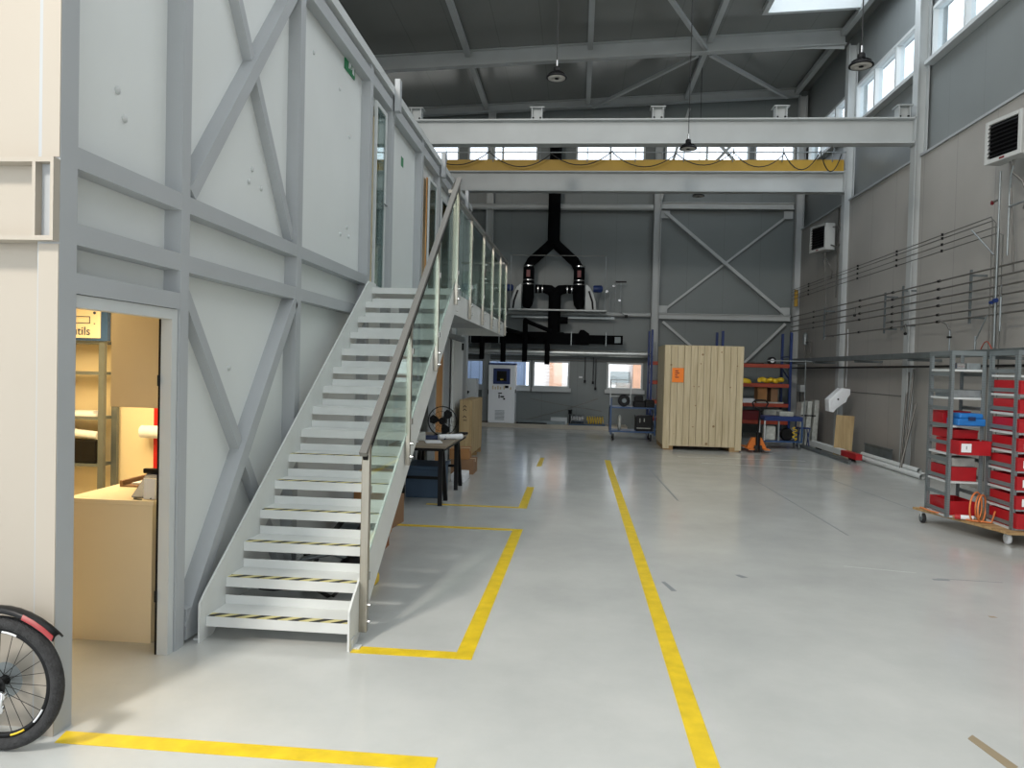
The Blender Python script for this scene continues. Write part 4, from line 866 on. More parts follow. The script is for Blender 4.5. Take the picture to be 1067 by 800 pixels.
# polystyrene box on bracket
ps = thing('wall_box', 'white box tilted on a bracket in front of the second right column', 'box', (5.5, 16.4, 1.1))
pg = [(-12, -1), (2, -14), (12, -13), (12, -7), (9, -3), (8, 1), (2, 5), (-3, 9), (-6, 13), (-11, 12)]
MB().prism([(5.58 + a * .0185, 1.12 - b_ * .0195) for a, b_ in pg], 'y', 16.3, 16.55).build('body', 'gauge', ps, .008)
MB().prism([(5.58 + a * .0185, 1.12 - b_ * .0195) for a, b_ in ((-10, 0), (2, -11), (9, -10), (7, -2), (-7, 9), (-10, 8))], 'y', 16.285, 16.299).build('cover', 'gauge', ps, .004)
MB().lathe([(.02, 0), (.02, .004)], (5.55, 16.28, 1.15), 'y').build('hole', 'black', ps)
MB().bar((5.6, 16.5, 1.12), (5.86, 17.5, 1.12), .03, .03).build('bracket', 'galv', ps)

# pipes and beams on the floor along the right wall
for i, (x, r_, lb) in enumerate(((5.62, .045, 'outer white plastic pipe lying on the floor along the right wall'), (5.73, .045, 'inner white plastic pipe lying on the floor along the right wall'), (5.68, .04, 'white plastic pipe lying on top of the other two by the right wall'))):
    zz = r_ + (.075 if i == 2 else 0)
    m_ = MB().tube([(x, 12.5 + .12 * i, zz), (x, 15.2, zz)], r_, 14, caps=False).tube([(x, 12.5 + .12 * i, zz), (x, 15.2, zz)], r_ * .86, 14, caps=False)
    tag(m_.build('plastic_pipe', 'white_panel'), lb, 'pipe', 'white pipes on the floor')
rbm = thing('barrier_beam', 'red and white beam lying on the floor before the plywood sheet', 'beam', (5.35, 15.6, 0))
MB().box(5.3, 5.42, 14.5, 15.3, .06, .17).build('red_section', 'red', rbm); MB().box(5.3, 5.42, 15.3, 17.3, .06, .17).build('white_section', 'white_panel', rbm); MB().box(5.31, 5.41, 14.8, 14.9, 0, .06).box(5.31, 5.41, 16.8, 16.9, 0, .06).build('support_block', 'black', rbm)
for i, x in enumerate((5.1, 5.16, 5.22)):
    tag(MB().box(x, x + .035, 14.3 + .15 * i, 17.6, 0, .045).build('steel_profile', 'galv_dark'), ('outermost', 'middle', 'innermost')[i] + ' long steel profile lying beside the red and white beam', 'profile', 'steel profiles on the floor')
gb = MB()
for i in range(26): gb.box(5.88, 5.9, 14.35 + i * .05, 14.37 + i * .05, .03, .27)
gb.box(5.87, 5.91, 14.35, 15.65, 0, .03).box(5.87, 5.91, 14.35, 15.65, .27, .3)
tag(gb.build('floor_grating', 'galv_dark'), 'dark grey grating leaning on its edge against the right wall', 'grating')
for i, (xa, ya, xb, zt) in enumerate(((5.8, 13.75, 5.95, 1.75), (5.75, 13.55, 5.95, 1.8), (5.6, 13.3, 5.9, 1.2))):
    tag(MB().tube([(xa, ya, .02), (xb, ya + .15, zt)], .02, 8).build('leaning_pipe', 'pipe'), ('farther tall', 'nearer tall', 'short slanting')[i] + ' metal pipe leaning beside the near right column', 'pipe', 'pipes leaning on the wall')

# ------------------------------------------------------------------ right wall services
XP = 5.82; K = .965
names = ['topmost', 'second from top', 'third from top', 'fourth from top', 'fifth from top', 'lowest']
ends = [20.9, 20.9, 20.9, 20.9, 14.6, 17.9]
for i, z in enumerate((3.22, 3.09, 2.95, 2.825, 2.675, 2.565)):
    t = thing('wall_pipe', names[i] + ' of the six horizontal steel pipes on the right wall', 'pipe', (XP, 12, z), 'horizontal pipes on the right wall')
    MB().tube([(XP - .03, 5.0, z), (XP - .03, ends[i], z)], .014, 8).build('tube', 'pipe', t)
    b = MB()
    for y in (6.0, 8.0, 9.7, 12.55, 14.3, 15.9, 18.9):
        if y < ends[i]: b.tube([(XP - .03, y - .03, z), (XP - .03, y + .03, z)], .023, 8)
    b.build('coupling', 'black', t)
for i, z in enumerate((3.96, 3.9, 3.8, 3.7)):
    t = thing('thin_wall_tube', ('first', 'second', 'third', 'fourth')[i] + ' from the top of the four thin tubes high on the right wall', 'pipe', (XP, 15, z), 'thin tubes on the right wall')
    MB().tube([(XP - .02, 20.9, z), (XP - .02, 11.5, z), (XP - .02, 11.1 - .06 * i, z), (XP - .02, 11.07 - .09 * i, z - .05), (XP - .02, 11.05 - .09 * i, .2)], .008, 6).build('tube', 'thin_pipe', t)
    b = MB()
    for y in (12.5, 14.2, 16.1, 19.4): b.tube([(XP - .03, y, z - .02), (XP - .03, y, z + .02)], .02, 8)
    b.build('clip', 'black', t)
for y, z0, z1 in ((18.85, 2.5, 3.26), (15.25, 2.48, 3.26), (14.45, 2.5, 3.3), (12.05, 2.48, 3.28), (8.8, 2.48, 3.28)):
    yy = y * K
    tag(MB().box(XP - .015, XP + .015, yy - .015, yy + .015, z0, z1).box(XP + .015, 6.05, yy - .012, yy + .012, z1 - .1, z1 - .07).box(XP + .015, 6.05, yy - .012, yy + .012, z0 + .07, z0 + .1).build('pipe_bracket', 'galv_dark'), {18.85: 'farthest', 15.25: 'second farthest', 14.45: 'third farthest', 12.05: 'nearest visible', 8.8: 'outermost'}[y] + ' vertical bracket rail holding the six wall pipes', 'bracket', 'pipe brackets')
# cable tray and black cable
tray_ = thing('cable_tray', 'long galvanised cable tray along the right wall at head height', 'cable tray', (5.8, 14, 2.0))
MB().box(5.5, 5.515, 5.0, 20.6, 1.97, 2.06).box(5.745, 5.76, 5.0, 20.6, 1.97, 2.06).box(5.515, 5.745, 5.0, 20.6, 1.97, 1.98).build('channel', 'galv_dark', tray_)
b = MB()
for y in (6, 8, 10.5, 12.9, 15.3, 17.9, 20.2): MB().box(5.51, 6.048, y, y + .04, 1.925, 1.968).build('bracket', 'galv_dark', tray_)
MB().box(4.5, 5.5, 18.0, 18.08, 1.96, 1.985).build('cross_arm', 'galv', tray_)
tag(MB().tube([(5.8, 20.6, 1.83), (5.8, 5.0, 1.85)], .02, 8).build('black_pipe', 'cable'), 'thick black pipe running under the cable tray on the right wall', 'pipe')
tag(MB().tube([(6.042, 17.2, 1.3), (6.042, 14.4, 1.3)], .008, 6).build('conduit', 'thin_pipe'), 'thin conduit low on the wall between the two right columns', 'pipe')
# drop pipes / valves
def valve_drop(y, z0, z1, label, m='galv'):
    t = thing('valve_pipe', label, 'pipe', (XP, y, z0), 'vertical pipes with valves on the right wall')
    MB().tube([(XP - .05, y, z1), (XP - .05, y, z0)], .014, 8).build('tube', m, t)
    return t
t = valve_drop(10.86, 2.1, 4.54, 'vertical pipe with a red tap below the near heater')
MB().tube([(XP - .05, 10.86, 4.15), (XP - .05, 11.0, 4.15)], .02, 8).build('tap_body', 'chrome', t); MB().lathe([(.03, 0), (.03, .02)], (XP - .07, 11.02, 4.14), 'x').build('tap_knob', 'red_dark', t)
t = valve_drop(10.62, 3.34, 4.2, 'short pipe with a bent copper end below the near heater')
MB().tube([(XP - .05, 10.62, 4.2), (XP - .08, 10.55, 4.4), (XP - .08, 10.5, 4.52)], .014, 8).tube([(XP - .05, 10.62, 4.0), (XP - .05, 9.9, 4.0)], .016, 8).build('elbow', 'galv', t)
t = valve_drop(10.73, 2.32, 2.8, 'short pipe with a blue tap among the six wall pipes')
MB().tube([(XP - .06, 10.72, 2.8), (XP - .12, 10.6, 2.93)], .016, 8).build('lever', 'chrome', t); MB().lathe([(.03, 0), (.03, .05)], (XP - .07, 10.8, 2.75), 'y').lathe([(.025, 0), (.025, .05)], (XP - .07, 10.9, 2.73), 'y').build('tap_knob', 'blue', t)
t = valve_drop(12.1, 2.08, 2.4, 'bent drop pipe with a clamp above the cable tray')
MB().tube([(XP - .05, 12.1, 2.4), (XP - .05, 12.2, 2.5), (XP - .05, 12.45, 2.58)], .014, 8).build('elbow', 'pipe', t); MB().box(XP - .08, XP - .03, 12.07, 12.13, 2.28, 2.31).build('clamp', 'black', t)
t = valve_drop(11.35, 2.08, 2.28, 'slanting grey pipe with a brass valve near the red rack')
MB().tube([(XP - .05, 11.35, 2.2), (XP - .05, 11.05, 2.57)], .01, 8).build('diagonal', 'galv', t)
tag(MB().tube([(XP - .05, 11.2 - .3 * i / 12, 2.07 + .12 * math.sin(pi * i / 12)) for i in range(13)], .008, 6).build('copper_loop', 'orange_beam'), 'small copper-red hose loop above the cable tray', 'hose')
tag(MB().tube([(XP - .03, 11.6, 3.86), (XP - .05, 10.95, 3.4)], .01, 6).build('stay_rod', 'galv'), 'pale slanting stay rod below the four thin tubes', 'rod')
for y, zz, l in ((16.1, 3.1, 'dark drain valve on the lower pipes near the second right column'), (13.65, 2.6, 'small black hook valve on the near right column')):
    v = thing('drain_valve', l, 'valve', (XP, y, zz - .2), 'drain valves')
    MB().tube([(XP - .06, y, zz), (XP - .06, y, zz - .15)], .012, 6).build('stem', 'thin_pipe', v); MB().lathe([(.02, 0), (.03, .02), (.02, .05)], (XP - .06, y, zz - .2)).build('body', 'black', v)
tag(MB().tube([(6.04, 17.25, 2.7), (6.04, 17.23, 2.1), (6.04, 17.25, 1.4)], .007, 6).build('loose_cord', 'label'), 'thin white cord hanging on the wall beside the second right column', 'cord')
tag(MB().tube([(6.036, 18.1, 5.6), (6.036, 18.1, 3.5)], .014, 6).build('conduit', 'thin_pipe'), 'dark vertical conduit beside the far heater', 'pipe')
jb = thing('junction_box', 'small white junction box on the wall behind the blue tool cart', 'box', (5.95, 20.3, 1.2)); MB().box(5.9, 6.04, 20.2, 20.5, 1.2, 1.38).build('body', 'white_steel', jb, .01); MB().tube([(5.95, 20.35, 1.2), (5.95, 20.35, .8)], .012, 6).build('cable', 'cable', jb)
tag(MB().tube([(5.86, 20.7, 3.95), (5.86, 20.7, 3.5)], .05, 10).build('brass_valve', 'yellow_beam'), 'brass coloured valve body at the far corner column', 'valve')
gv = thing('pressure_regulator', 'grey regulator with pipes on the wall in the far right corner', 'valve', (5.9, 19.8, 2.2))
MB().lathe([(.06, 0), (.06, .25), (.03, .3)], (5.9, 19.9, 2.45)).build('filter', 'galv', gv); MB().tube([(5.9, 19.9, 2.45), (5.9, 19.9, 2.1)], .015, 6).tube([(5.9, 19.4, 2.5), (5.9, 19.4, 2.1)], .015, 6).tube([(5.9, 19.9, 2.5), (5.9, 19.4, 2.5)], .015, 6).build('pipe', 'pipe', gv)

# unit heaters
def heater():
    t = thing('unit_heater', 'x', 'heater', (0, 0, 0), 'unit heaters on the right wall')
    b = MB().box(0, .06, -.36, .36, 0, .62); b2 = MB().box(.05, .3, -.33, .33, .03, .59)
    fr_ = MB().box(-.02, .02, -.36, -.29, 0, .66).box(-.02, .02, .29, .36, 0, .66).box(-.02, .02, -.29, .29, .6, .66).box(-.02, .02, -.29, .29, 0, .07).build('front_frame', 'heater', t, .008)
    MB().box(.02, .24, -.35, .35, 0, .66).build('casing', 'heater', t, .015)
    for i in range(8):
        z = .1 + i * .063; MB().prism([(-.03, z), (-.025, z - .005), (.018, z + .035), (.014, z + .04)], 'y', -.288, .288).build('louvre', 'black', t)
    MB().box(.015, .0195, -.288, .288, .07, .6).build('opening', 'black', t)
    MB().lathe([(.27, 0), (.24, .05), (.13, .09), (.1, .1)], (.24, 0, .33), 'x').build('fan_cowl', 'galv', t)
    MB().box(-.024, -.0205, -.05, .05, .02, .05).build('badge', 'red_dark', t)
    MB().box(.24, .45, -.03, .03, .05, .09).build('wall_arm', 'galv', t)
    return t
h = heater(); h.rotation_euler[2] = math.radians(12); h.location = (5.6, 10.5, 4.6); h.scale = (.88, .88, .88); h['label'] = 'near grey unit heater with black louvres high on the right wall'
h2 = copy_tree(h, (5.6, 18.15, 4.58), 'far grey unit heater beyond the second right column'); h2.rotation_euler[2] = math.radians(14); h2.scale = (.95, .95, .95)
for x, y, z, lb in ((5.75, 10.5, 4.6, 'flexible pipes looping under the near heater'), (5.77, 18.1, 4.58, 'flexible pipes looping under the far heater')):
    tag(MB().tube([(x, y, z + .05), (x, y + .05, z - .15), (x + .05, y - .1, z - .3), (x + .12, y - .12, z - .5), (x + .14, y, z - .65)], .016, 8).tube([(x + .02, y - .3, z + .1), (x + .1, y - .5, z + .02), (x + .2, y - .6, z + .2), (x + .12, y - .45, z + .5), (x + .05, y - .3, z + .52)], .018, 8).tube([(x, y + .1, z + .02), (x + .02, y + .1, z - .3), (x + .1, y + .1, z - 1.5)], .012, 8).build('heater_hoses', 'pipe'), lb, 'pipe', 'heater pipes')

# ------------------------------------------------------------------ rack cart with red bins
rc = thing('dolly_board', 'plywood dolly board on casters under the grey racks', 'dolly', (4.5, 8.3, .1))
MB().prism([(3.9, 8.88), (4.26, 7.6), (5.4, 7.72), (5.05, 9.05)], 'z', .135, .16).build('board', 'ply_edge', rc)
for i, (x, y) in enumerate(((4.36, 7.82), (3.97, 8.78), (5.1, 7.9), (4.9, 8.9))):
    w = MB().lathe([(.03, -.018), (.055, -.016), (.055, .016), (.03, .018)], (x, y, .056), 'x', 18).build('caster', 'rubber' if i else 'label', rc)
    MB().lathe([(.035, -.02), (.035, .02)], (x, y, .056), 'x').build('wheel_hub', 'label' if i == 0 else 'galv_dark', w); MB().bar((x, y, .07), (x, y, .134), .05, .02).build('caster_fork', 'white_steel', w)
def unit(x0, x1, y0, y1, pitch, n, label, shelves, side_pitch=True):
    t = thing('shelf_rack', label, 'rack', ((x0 + x1) / 2, (y0 + y1) / 2, .16), 'grey perforated racks on the dolly')
    for x in (x0, x1 - .035):
        for y in (y0, y1 - .035):
            MB().box(x, x + .035, y, y + .003, .161, 1.95).box(x if x == x0 else x + .032, x + .003 if x == x0 else x + .035, y - .008, y + .043, .161, 1.95).build('post', 'perf', t)
    for x in (x0, x1 - .004):
        b = MB()
        for i in range(n): b.box(x, x + .004, y0 + .036, y1 - .036, .2 + i * pitch, .24 + i * pitch)
        b.box(x, x + .004, y0 + .036, y1 - .036, 1.9, 1.949).build('side_rail', 'perf', t)
    MB().box(x0 + .036, x1 - .036, y0, y0 + .004, 1.9, 1.95).build('top_rail', 'perf', t)
    for z in shelves: MB().box(x0 + .004, x1 - .004, y0 + .004, y1 - .004, z, z + .022).build('shelf', 'white_steel', t)
    return t
unit(3.98, 4.33, 8.28, 8.77, .185, 9, 'narrow grey perforated rack at the left end of the dolly', (.16, .53, .83, 1.13, 1.43, 1.73))
unit(4.335, 4.98, 7.72, 8.22, .19, 9, 'wider grey perforated rack full of red bins at the right of the dolly', [.16 + .19 * i for i in range(9)])
def bin_(x0, x1, y0, y1, z0, h, label, grp, num=None, lab=True):
    t = thing('storage_bin', label, 'bin', ((x0 + x1) / 2, (y0 + y1) / 2, z0), grp)
    w = .006
    b = MB().box(x0, x1, y0, y1, z0, z0 + w).box(x0, x0 + w, y0, y1, z0 + w, z0 + h).box(x1 - w, x1, y0, y1, z0 + w, z0 + h).box(x0 + w, x1 - w, y1 - w, y1, z0 + w, z0 + h).box(x0 + w, x1 - w, y0, y0 + w, z0 + w, z0 + h)
    b.box(x0 - .004, x1 + .004, y0 - .004, y0, z0 + h - .02, z0 + h).build('body', 'red_bin', t)
    if lab:
        wx = min(.1, (x1 - x0) * .5); xa = x0 + (.02 if num == '1' else .05)
        l = MB().box(xa, xa + wx, y0 - .007, y0 - .0045, z0 + .03, z0 + h - .03).build('label_card', 'label', t)
        if num: text('number', num, .05 if len(num) == 1 else .035, 'black', t, (xa + wx / 2, y0 - .0085, z0 + h / 2), (pi / 2, 0, 0))
    return t
nums = {8: None, 7: None, 6: '2', 5: None, 4: None, 3: None, 2: '12', 1: '20'}
pos = ['lowest', 'second lowest', 'third lowest', 'fourth lowest', 'fifth lowest', 'sixth lowest', 'seventh lowest', 'topmost']
for i in range(8):
    z = .184 + .19 * i
    bin_(4.35, 4.97, 7.68 if i else 7.66, 8.15, z, .135 if i else .15, pos[i] + ' red bin in the wider right-hand rack', 'red bins in the right rack', nums.get(i + 1) if i else None, lab=i > 0)
for i, (z, l) in enumerate(((.184, 'lowest red bin in the narrow left rack'), (.554, 'second lowest red bin in the narrow left rack'))):
    bin_(4.02, 4.29, 8.31, 8.74, z if i else .184, .15, l, 'red bins in the left rack', lab=False)
bin_(4.0, 4.32, 8.1, 8.6, .854, .15, 'protruding red bin with the number 1 in the narrow left rack', 'red bins in the left rack', '1')
bin_(4.02, 4.3, 8.33, 8.74, 1.01, .09, 'shallow red bin above the protruding numbered bin in the left rack', 'red bins in the left rack', lab=False)
bin_(4.02, 4.3, 8.5, 8.74, 1.154, .14, 'red bin behind the blue case in the left rack', 'red bins in the left rack', lab=False)
bc_ = thing('tool_case', 'bright blue plastic tool case on the left rack above the numbered bin', 'case', (4.16, 8.4, 1.152))
MB().box(4.03, 4.31, 8.2, 8.45, 1.153, 1.23).build('lower_shell', 'blue_case', bc_, .012); MB().box(4.05, 4.29, 8.21, 8.44, 1.231, 1.285).build('lid', 'blue_case', bc_, .015); MB().box(4.13, 4.2, 8.19, 8.199, 1.21, 1.25).build('latch', 'navy', bc_)
tag(MB().box(4.02, 4.3, 8.3, 8.7, 1.453, 1.53).build('metal_tray', 'galv', None, .005), 'grey metal tray on the left rack above the blue case', 'tray')
tag(MB().tube([(4.06, 8.36, 1.80), (4.14, 8.36, 1.80)], .035, 12).build('steel_clamp', 'chrome'), 'small chrome clamp on the upper shelf of the left rack', 'clamp')
bpy.data.objects['steel_clamp'].location.z = 1.753
tag(MB().box(4.16, 4.3, 8.32, 8.6, 1.753, 1.82).build('steel_block', 'galv', None, .005), 'grey steel block beside the chrome clamp on the left rack', 'block')
tag(MB().box(4.03, 4.28, 8.32, 8.7, .706, .8).build('parts_box', 'grey_cloth', None, .008), 'grey parts box with black clips in the middle of the left rack', 'box')
hb = MB()
for j, (cx_, r_) in enumerate(((4.25, .13), (4.22, .16), (4.28, .12))):
    hb.tube([(cx_ + r_ * .7 * math.cos(a), 8.1 + .06 * j + .1 * math.cos(a), .3 + r_ * math.sin(a) * (1 if j else 1.1)) for a in [2 * pi * i / 24 for i in range(24)]], .009, 6, closed=True)
hb.tube([(3.95, 8.8, .172), (3.95, 8.55, .175), (4.05, 8.3, .175), (4.15, 8.1, .172), (4.3, 8.0, .175), (4.3, 7.95, .3)], .009, 6)
tag(hb.build('orange_hose', 'orange_hose'), 'coiled orange hose lying on the front of the dolly board', 'hose')
pl = thing('power_connector', 'red and white cylindrical power connector on the dolly board', 'connector', (4.0, 8.2, .162))
MB().tube([(4.03, 8.2, .19), (4.08, 8.18, .19)], .027, 12).build('collar', 'red', pl); MB().tube([(4.08, 8.18, .19), (4.19, 8.14, .19)], .024, 12).build('sleeve', 'label', pl)

# ------------------------------------------------------------------ bicycle
bk = thing('bicycle', 'dark bicycle leaning on the front of the office block, rear wheel and mudguard showing', 'bicycle', (-2.36, 2.87, 0))
BY = 2.86; R_ = .255
def wheel(cx_, par):
    cz = R_ + .027
    tw = MB().tube([(cx_ + R_ * math.cos(a), BY, cz + R_ * math.sin(a)) for a in [2 * pi * i / 56 for i in range(56)]], .027, 12, closed=True).build('tyre', 'rubber', par)
    rim = MB()
    rim.tube([(cx_ + (R_ - .035) * math.cos(a), BY, cz + (R_ - .035) * math.sin(a)) for a in [2 * pi * i / 56 for i in range(56)]], .012, 8, closed=True).build('rim', 'black', tw)
    for a0_ in (-1.3, -.75, 1.2, 2.6):
        dec = MB().tube([(cx_ + (R_ - .036) * math.cos(a0_ + t * .06), BY - .011, cz + (R_ - .036) * math.sin(a0_ + t * .06)) for t in range(6)], .0045, 5)
        dec.build('rim_decal', 'yellow' if a0_ < -1 else 'label', tw)
    sp = MB()
    for i in range(24):
        a = 2 * pi * i / 24; b_ = a + (.5 if i % 2 else -.5); s1 = .022 if i % 4 < 2 else -.022
        sp.tube([(cx_ + .02 * math.cos(b_), BY + s1, cz + .02 * math.sin(b_)), (cx_ + (R_ - .04) * math.cos(a), BY, cz + (R_ - .04) * math.sin(a))], .0014, 5)
    sp.build('spokes', 'spoke', tw)
    MB().lathe([(.012, -.05), (.022, -.03), (.012, -.02), (.012, .02), (.022, .03), (.012, .05)], (cx_, BY, cz), 'y', 16).build('hub', 'black', tw)
    return tw
WX = -2.365; CZ = R_ + .027
wheel(WX, bk); wheel(WX - .98, bk)
MB().lathe([(.06, -.048), (.06, -.044), (.052, -.043), (.052, -.038), (.045, -.037), (.045, -.03), (.036, -.029), (.036, -.022)], (WX, BY, CZ), 'y', 28).build('cassette', 'spoke', bk)
MB().lathe([(.075, .03), (.075, .032)], (WX, BY, CZ), 'y', 28).build('brake_disc', 'galv', bk)
MB().tube([(WX + .012, BY - .055, CZ), (WX + .055, BY - .055, CZ - .02), (WX + .05, BY - .055, CZ - .07)], .009, 8).lathe([(.016, -.06), (.016, -.045)], (WX + .055, BY, CZ - .03), 'y', 14).lathe([(.018, -.06), (.018, -.05)], (WX + .045, BY, CZ - .085), 'y', 14).tube([(WX - .01, BY - .06, CZ), (WX + .045, BY - .065, CZ + .012)], .009, 8).build('derailleur', 'chrome', bk)
fp = []
for i in range(15):
    a = math.radians(42 + i * 8.6); fp.append((WX + (R_ + .06 + .03 * (i < 4) * (4 - i) / 4) * math.cos(a), BY, CZ + (R_ + .065) * math.sin(a)))
fm = MB(); vs = []
for p in fp:
    for dy, dz in ((-.032, -.014), (-.018, .002), (0, .006), (.018, .002), (.032, -.014)): vs.append((p[0], BY + dy, p[2] + dz))
fm.add(vs, [(i * 5 + j, i * 5 + j + 1, (i + 1) * 5 + j + 1, (i + 1) * 5 + j) for i in range(14) for j in range(4)], True)
fo = fm.build('mudguard', 'spoke', bk); md = fo.modifiers.new('s', 'SOLIDIFY'); md.thickness = .008
fm = MB(); vs = []
for p in fp[:4]:
    for dy, dz in ((-.036, -.013), (-.033, -.006), (-.024, .004)): vs.append((p[0] - .004, BY + dy, p[2] + dz))
fm.add(vs, [(i * 3 + j, i * 3 + j + 1, (i + 1) * 3 + j + 1, (i + 1) * 3 + j) for i in range(3) for j in range(2)], True)
fo2 = fm.build('mudguard_tip', 'red_tip', fo); 
BBx = WX - .4; STx = WX - .52
MB().tube([(WX, BY - .055, CZ), (BBx, BY, .27)], .011, 8).tube([(WX, BY + .055, CZ), (BBx, BY, .27)], .011, 8).tube([(WX, BY - .055, CZ), (STx + .03, BY, .72)], .009, 8).tube([(WX, BY + .055, CZ), (STx + .03, BY, .72)], .009, 8).tube([(BBx, BY, .27), (STx, BY, .8)], .016, 10).tube([(BBx, BY, .27), (WX - .95, BY, .72)], .018, 10).tube([(STx + .02, BY, .7), (WX - .95, BY, .78)], .016, 10).tube([(WX - .98, BY - .04, CZ), (WX - .95, BY, .66), (WX - .93, BY, .9)], .013, 10).build('frame', 'black', bk)
MB().lathe([(.08, -.06), (.08, -.056)], (BBx, BY, .27), 'y').tube([(BBx, BY - .065, .27), (BBx + .12, BY - .07, .18)], .01, 6).build('crankset', 'spoke', bk)
MB().prism([(STx - .06, .86), (STx + .14, .88), (STx + .14, .92), (STx - .1, .9)], 'y', BY - .05, BY + .05).build('saddle', 'black', bk, .015)
MB().tube([(STx, BY, .8), (STx + .005, BY, .87)], .012, 8).build('seat_post', 'chrome', bk)
MB().tube([(WX - .93, BY - .08, .95), (WX - .93, BY, .93), (WX - .93, BY + .08, .95)], .012, 8).build('handlebar', 'black', bk)

# ------------------------------------------------------------------ floor markings (painted on the slab, 2 mm build-up)
def mark(poly, label, m='tape_y', z=.002, name='floor_marking'):
    return tag(MB().prism(poly, 'z', .0005, z).build(name, m), label, 'floor marking', 'floor markings')
W = .05
mark([(.59 - W, 2.2), (.59 + W, 2.2), (.59 + W, 13.6), (.59 - W, 13.6)], 'long straight yellow line down the middle of the floor')
mark([(-.6 - W, 4.09), (-.6 + W, 4.09), (-.56 + W, 7.5), (-.56 - W, 7.5)], 'yellow line along the right side of the staircase bay')
mark([(-1.25, 4.09), (-.65, 4.09), (-.65, 4.19), (-1.25, 4.19)], 'short yellow line at the foot of the stair handrail')
mark([(-1.9, 7.42), (-.61, 7.42), (-.61, 7.5), (-1.9, 7.5)], 'yellow cross line closing the staircase bay beyond the steps')
mark([(-2.18, 2.94), (-.54, 2.94), (-.54, 3.04), (-2.2, 3.04)], 'yellow line at the bottom left starting at the office corner')
mark([(-.6 - W, 8.63), (-.6 + W, 8.63), (-.6 + W, 10.2), (-.6 - W, 10.2)], 'short yellow line beside the trestle table')
mark([(-1.75, 8.63), (-.65, 8.63), (-.65, 8.7), (-1.75, 8.7)], 'faint yellow cross line in front of the trestle table legs')
mark([(-.6 - .04, 12.4), (-.6 + .04, 12.4), (-.6 + .04, 13.6), (-.6 - .04, 13.6)], 'small yellow dash farthest along the floor')
mark([(1.87, 3.57), (1.83, 3.53), (1.87, 3.26), (1.92, 3.3)], 'short beige tape strip at the bottom right', 'tape_b')
for p in ([(1.24, 12.8), (1.26, 12.8), (1.34, 9.6), (1.32, 9.6)], [(2.78, 12.5), (2.8, 12.5), (2.85, 7.9), (2.835, 7.9)], [(3.98, 13.2), (4.0, 13.2), (4.25, 9.6), (4.235, 9.6)], [(2.1, 6.58), (2.1, 6.59), (3.3, 6.36), (3.3, 6.345)], [(.7, 5.85), (.72, 5.86), (.78, 5.62), (.75, 5.61)]):
    pass
for p, l in (([(1.24, 12.8), (1.26, 12.8), (1.34, 9.6), (1.32, 9.6)], 'thin dark floor scratch right of the long yellow line'), ([(2.78, 12.5), (2.8, 12.5), (2.85, 7.9), (2.835, 7.9)], 'long thin dark floor scratch in front of the pine crate'), ([(3.98, 13.2), (4.0, 13.2), (4.25, 9.6), (4.235, 9.6)], 'thin dark floor line running toward the grey racks'), ([(.7, 5.85), (.73, 5.86), (.79, 5.62), (.75, 5.61)], 'small dark scuff right beside the long yellow line')):
    tag(MB().prism(p, 'z', .0004, .0012).build('floor_scratch', 'crack'), l, 'scratch', 'floor scratches')
tag(MB().prism([(3.5, 6.0), (3.52, 6.02), (3.8, 5.6), (3.78, 5.58)], 'z', .0004, .0012).build('floor_scratch', 'tape_w'), 'pale floor scratch in front of the caster of the dolly', 'scratch', 'floor scratches')

for p, l, m_ in (([(1.33, 6.15), (1.37, 6.17), (1.42, 6.09), (1.37, 6.07)], 'tiny dark scuff in the middle of the floor', 'crack'),
                ([(2.95, 6.33), (3.08, 6.33), (3.08, 6.29), (2.95, 6.29)], 'small dark smudge on the floor before the dolly', 'crack'),
                ([(2.35, 6.612), (2.9, 6.497), (2.9, 6.49), (2.35, 6.605)], 'pale thin curved scratch on the right part of the floor', 'tape_w'),
                ([(3.0, 6.35), (3.5, 6.316), (3.5, 6.31), (3.0, 6.345)], 'thin dark scratch beside the small smudge', 'crack'),
                ([(2.9, 5.4), (2.94, 5.4), (2.95, 5.37), (2.9, 5.37)], 'tiny brown speck on the right part of the floor', 'tape_b'),
                ([(2.3, 13.7), (4.6, 13.35), (4.6, 13.31), (2.3, 13.66)], 'faint beige tape line on the floor in front of the pine crate', 'tape_w'),
                ([(2.0, 14.6), (4.4, 14.6), (4.4, 14.56), (2.0, 14.56)], 'faint pale tape line close to the pine crate', 'tape_w')):
    tag(MB().prism(p, 'z', .0004, .0012).build('floor_scratch', m_), l, 'scratch', 'floor scratches')

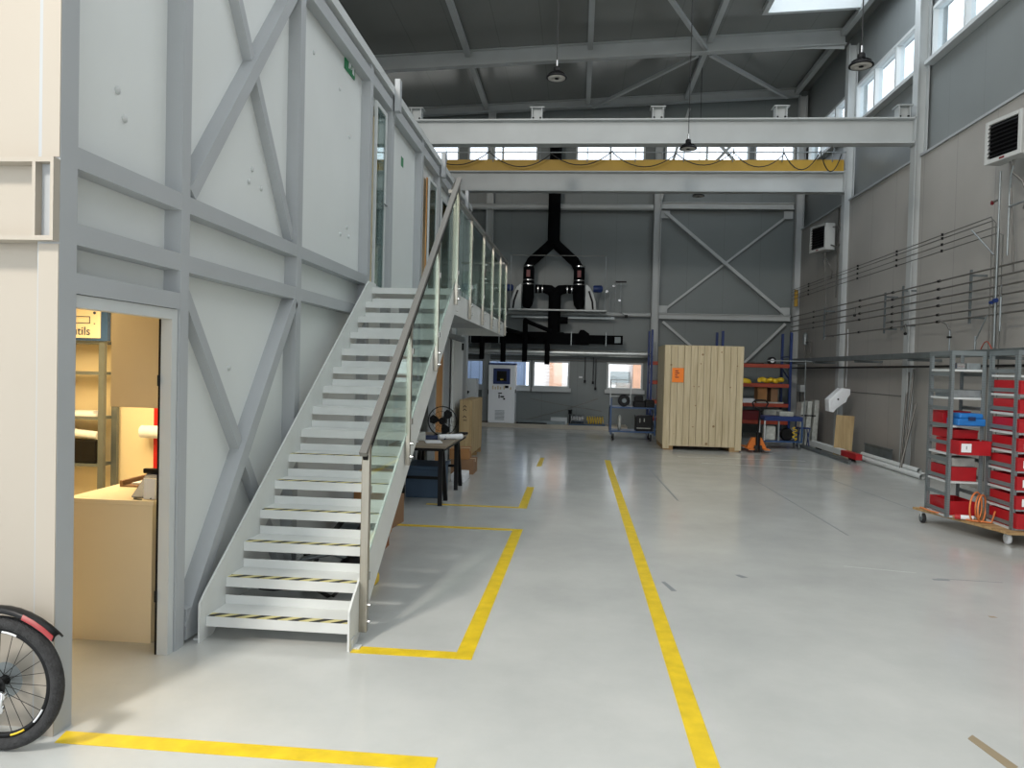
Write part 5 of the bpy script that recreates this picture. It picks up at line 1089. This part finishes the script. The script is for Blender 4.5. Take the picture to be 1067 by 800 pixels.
# ------------------------------------------------------------------ outside, seen through the back windows
ex = thing('site_hoarding', 'blue corrugated hoarding outside the left back window', 'fence', (-2.6, 23, 0)); MB().box(-6, -1.6, 23, 23.1, 0, 3.2).build('sheet', 'blue_sheet', ex)
nb = thing('neighbour_building', 'pale building with a peach wall outside the back windows', 'building', (1, 27, 0))
MB().box(-1.6, 1.4, 27, 28, 0, 4).build('wall', 'facade', nb); MB().box(-1.0, -.55, 26.8, 26.99, 0, 4).box(2.0, 2.6, 26.8, 27, 0, 3).build('pillar', 'facade_pink', nb); MB().box(1.4, 6, 27.2, 28, 0, 2.2).build('annex', 'facade', nb)
MB().box(-.3, .4, 26.9, 26.99, .8, 1.6).box(1.2, 1.9, 26.9, 26.99, 1.2, 1.6).build('window', 'wall_back', nb)
struct('ground_outside', MB().box(-30, 30, YB + .35, 60, -.25, -.05), 'kerb', 'paved ground outside the back wall')
struct('ground_yard', MB().box(-30, 30, -40, -5.25, -.25, -.01), 'kerb', 'paved yard outside the gate')

# ------------------------------------------------------------------ light
wd = bpy.data.worlds.new('world'); S.world = wd; wd.use_nodes = True; bgn = wd.node_tree.nodes['Background']
bgn.inputs[0].default_value = (.88, .95, 1.0, 1); bgn.inputs[1].default_value = 2.5
def area(name, loc, target, sx, sy, power, col=(1, 1, 1), spread=None):
    l = bpy.data.lights.new(name, 'AREA'); l.shape = 'RECTANGLE'; l.size = sx; l.size_y = sy; l.energy = power; l.color = col
    if spread: l.spread = spread
    o = bpy.data.objects.new(name, l); COL.objects.link(o); o.location = loc; o.rotation_euler = (Vector(target) - Vector(loc)).to_track_quat('-Z', 'Y').to_euler(); return o
area('key_light', (-4.0, -2.6, 8.7), (-.6, 4.5, 0), 1.1, 1.1, 900, (1.0, .93, .84))
area('gate_light', (0, -4.6, 3.2), (.5, 8, 1.5), 8, 4, 120, (.98, .98, 1.0))
area('skylight_light', (5.1, 13.8, 9.9), (4.6, 13.8, 0), 1.3, 3.6, 160, (.9, .96, 1))
area('hall_fill', (1.2, 6.0, 8.7), (1.2, 6.4, 0), 7, 9, 360, (.95, .98, 1.0))
area('facade_fill', (.5, 22.0, 4.6), (.5, 27, 1.2), 8, 1.6, 420, (.97, .98, 1.0))  # added unseen lamp, brightens the facades outside the back windows
rl = area('tool_room_light', (-3.5, 4.9, 2.15), (-3.5, 4.9, 0), .9, 1.4, 62, (1.0, .76, .42))
area('mezzanine_light', (-3.3, 11.5, 4.6), (-3.3, 11.5, 0), 1, 3, 20, (1, .8, .55))

S.view_settings.view_transform = 'Standard'; S.view_settings.look = 'None'; S.view_settings.exposure = -0.06
S.render.engine = 'CYCLES'
S.cycles.max_bounces = 8; S.cycles.transparent_max_bounces = 16; S.cycles.use_denoising = True; S.cycles.sample_clamp_indirect = 6
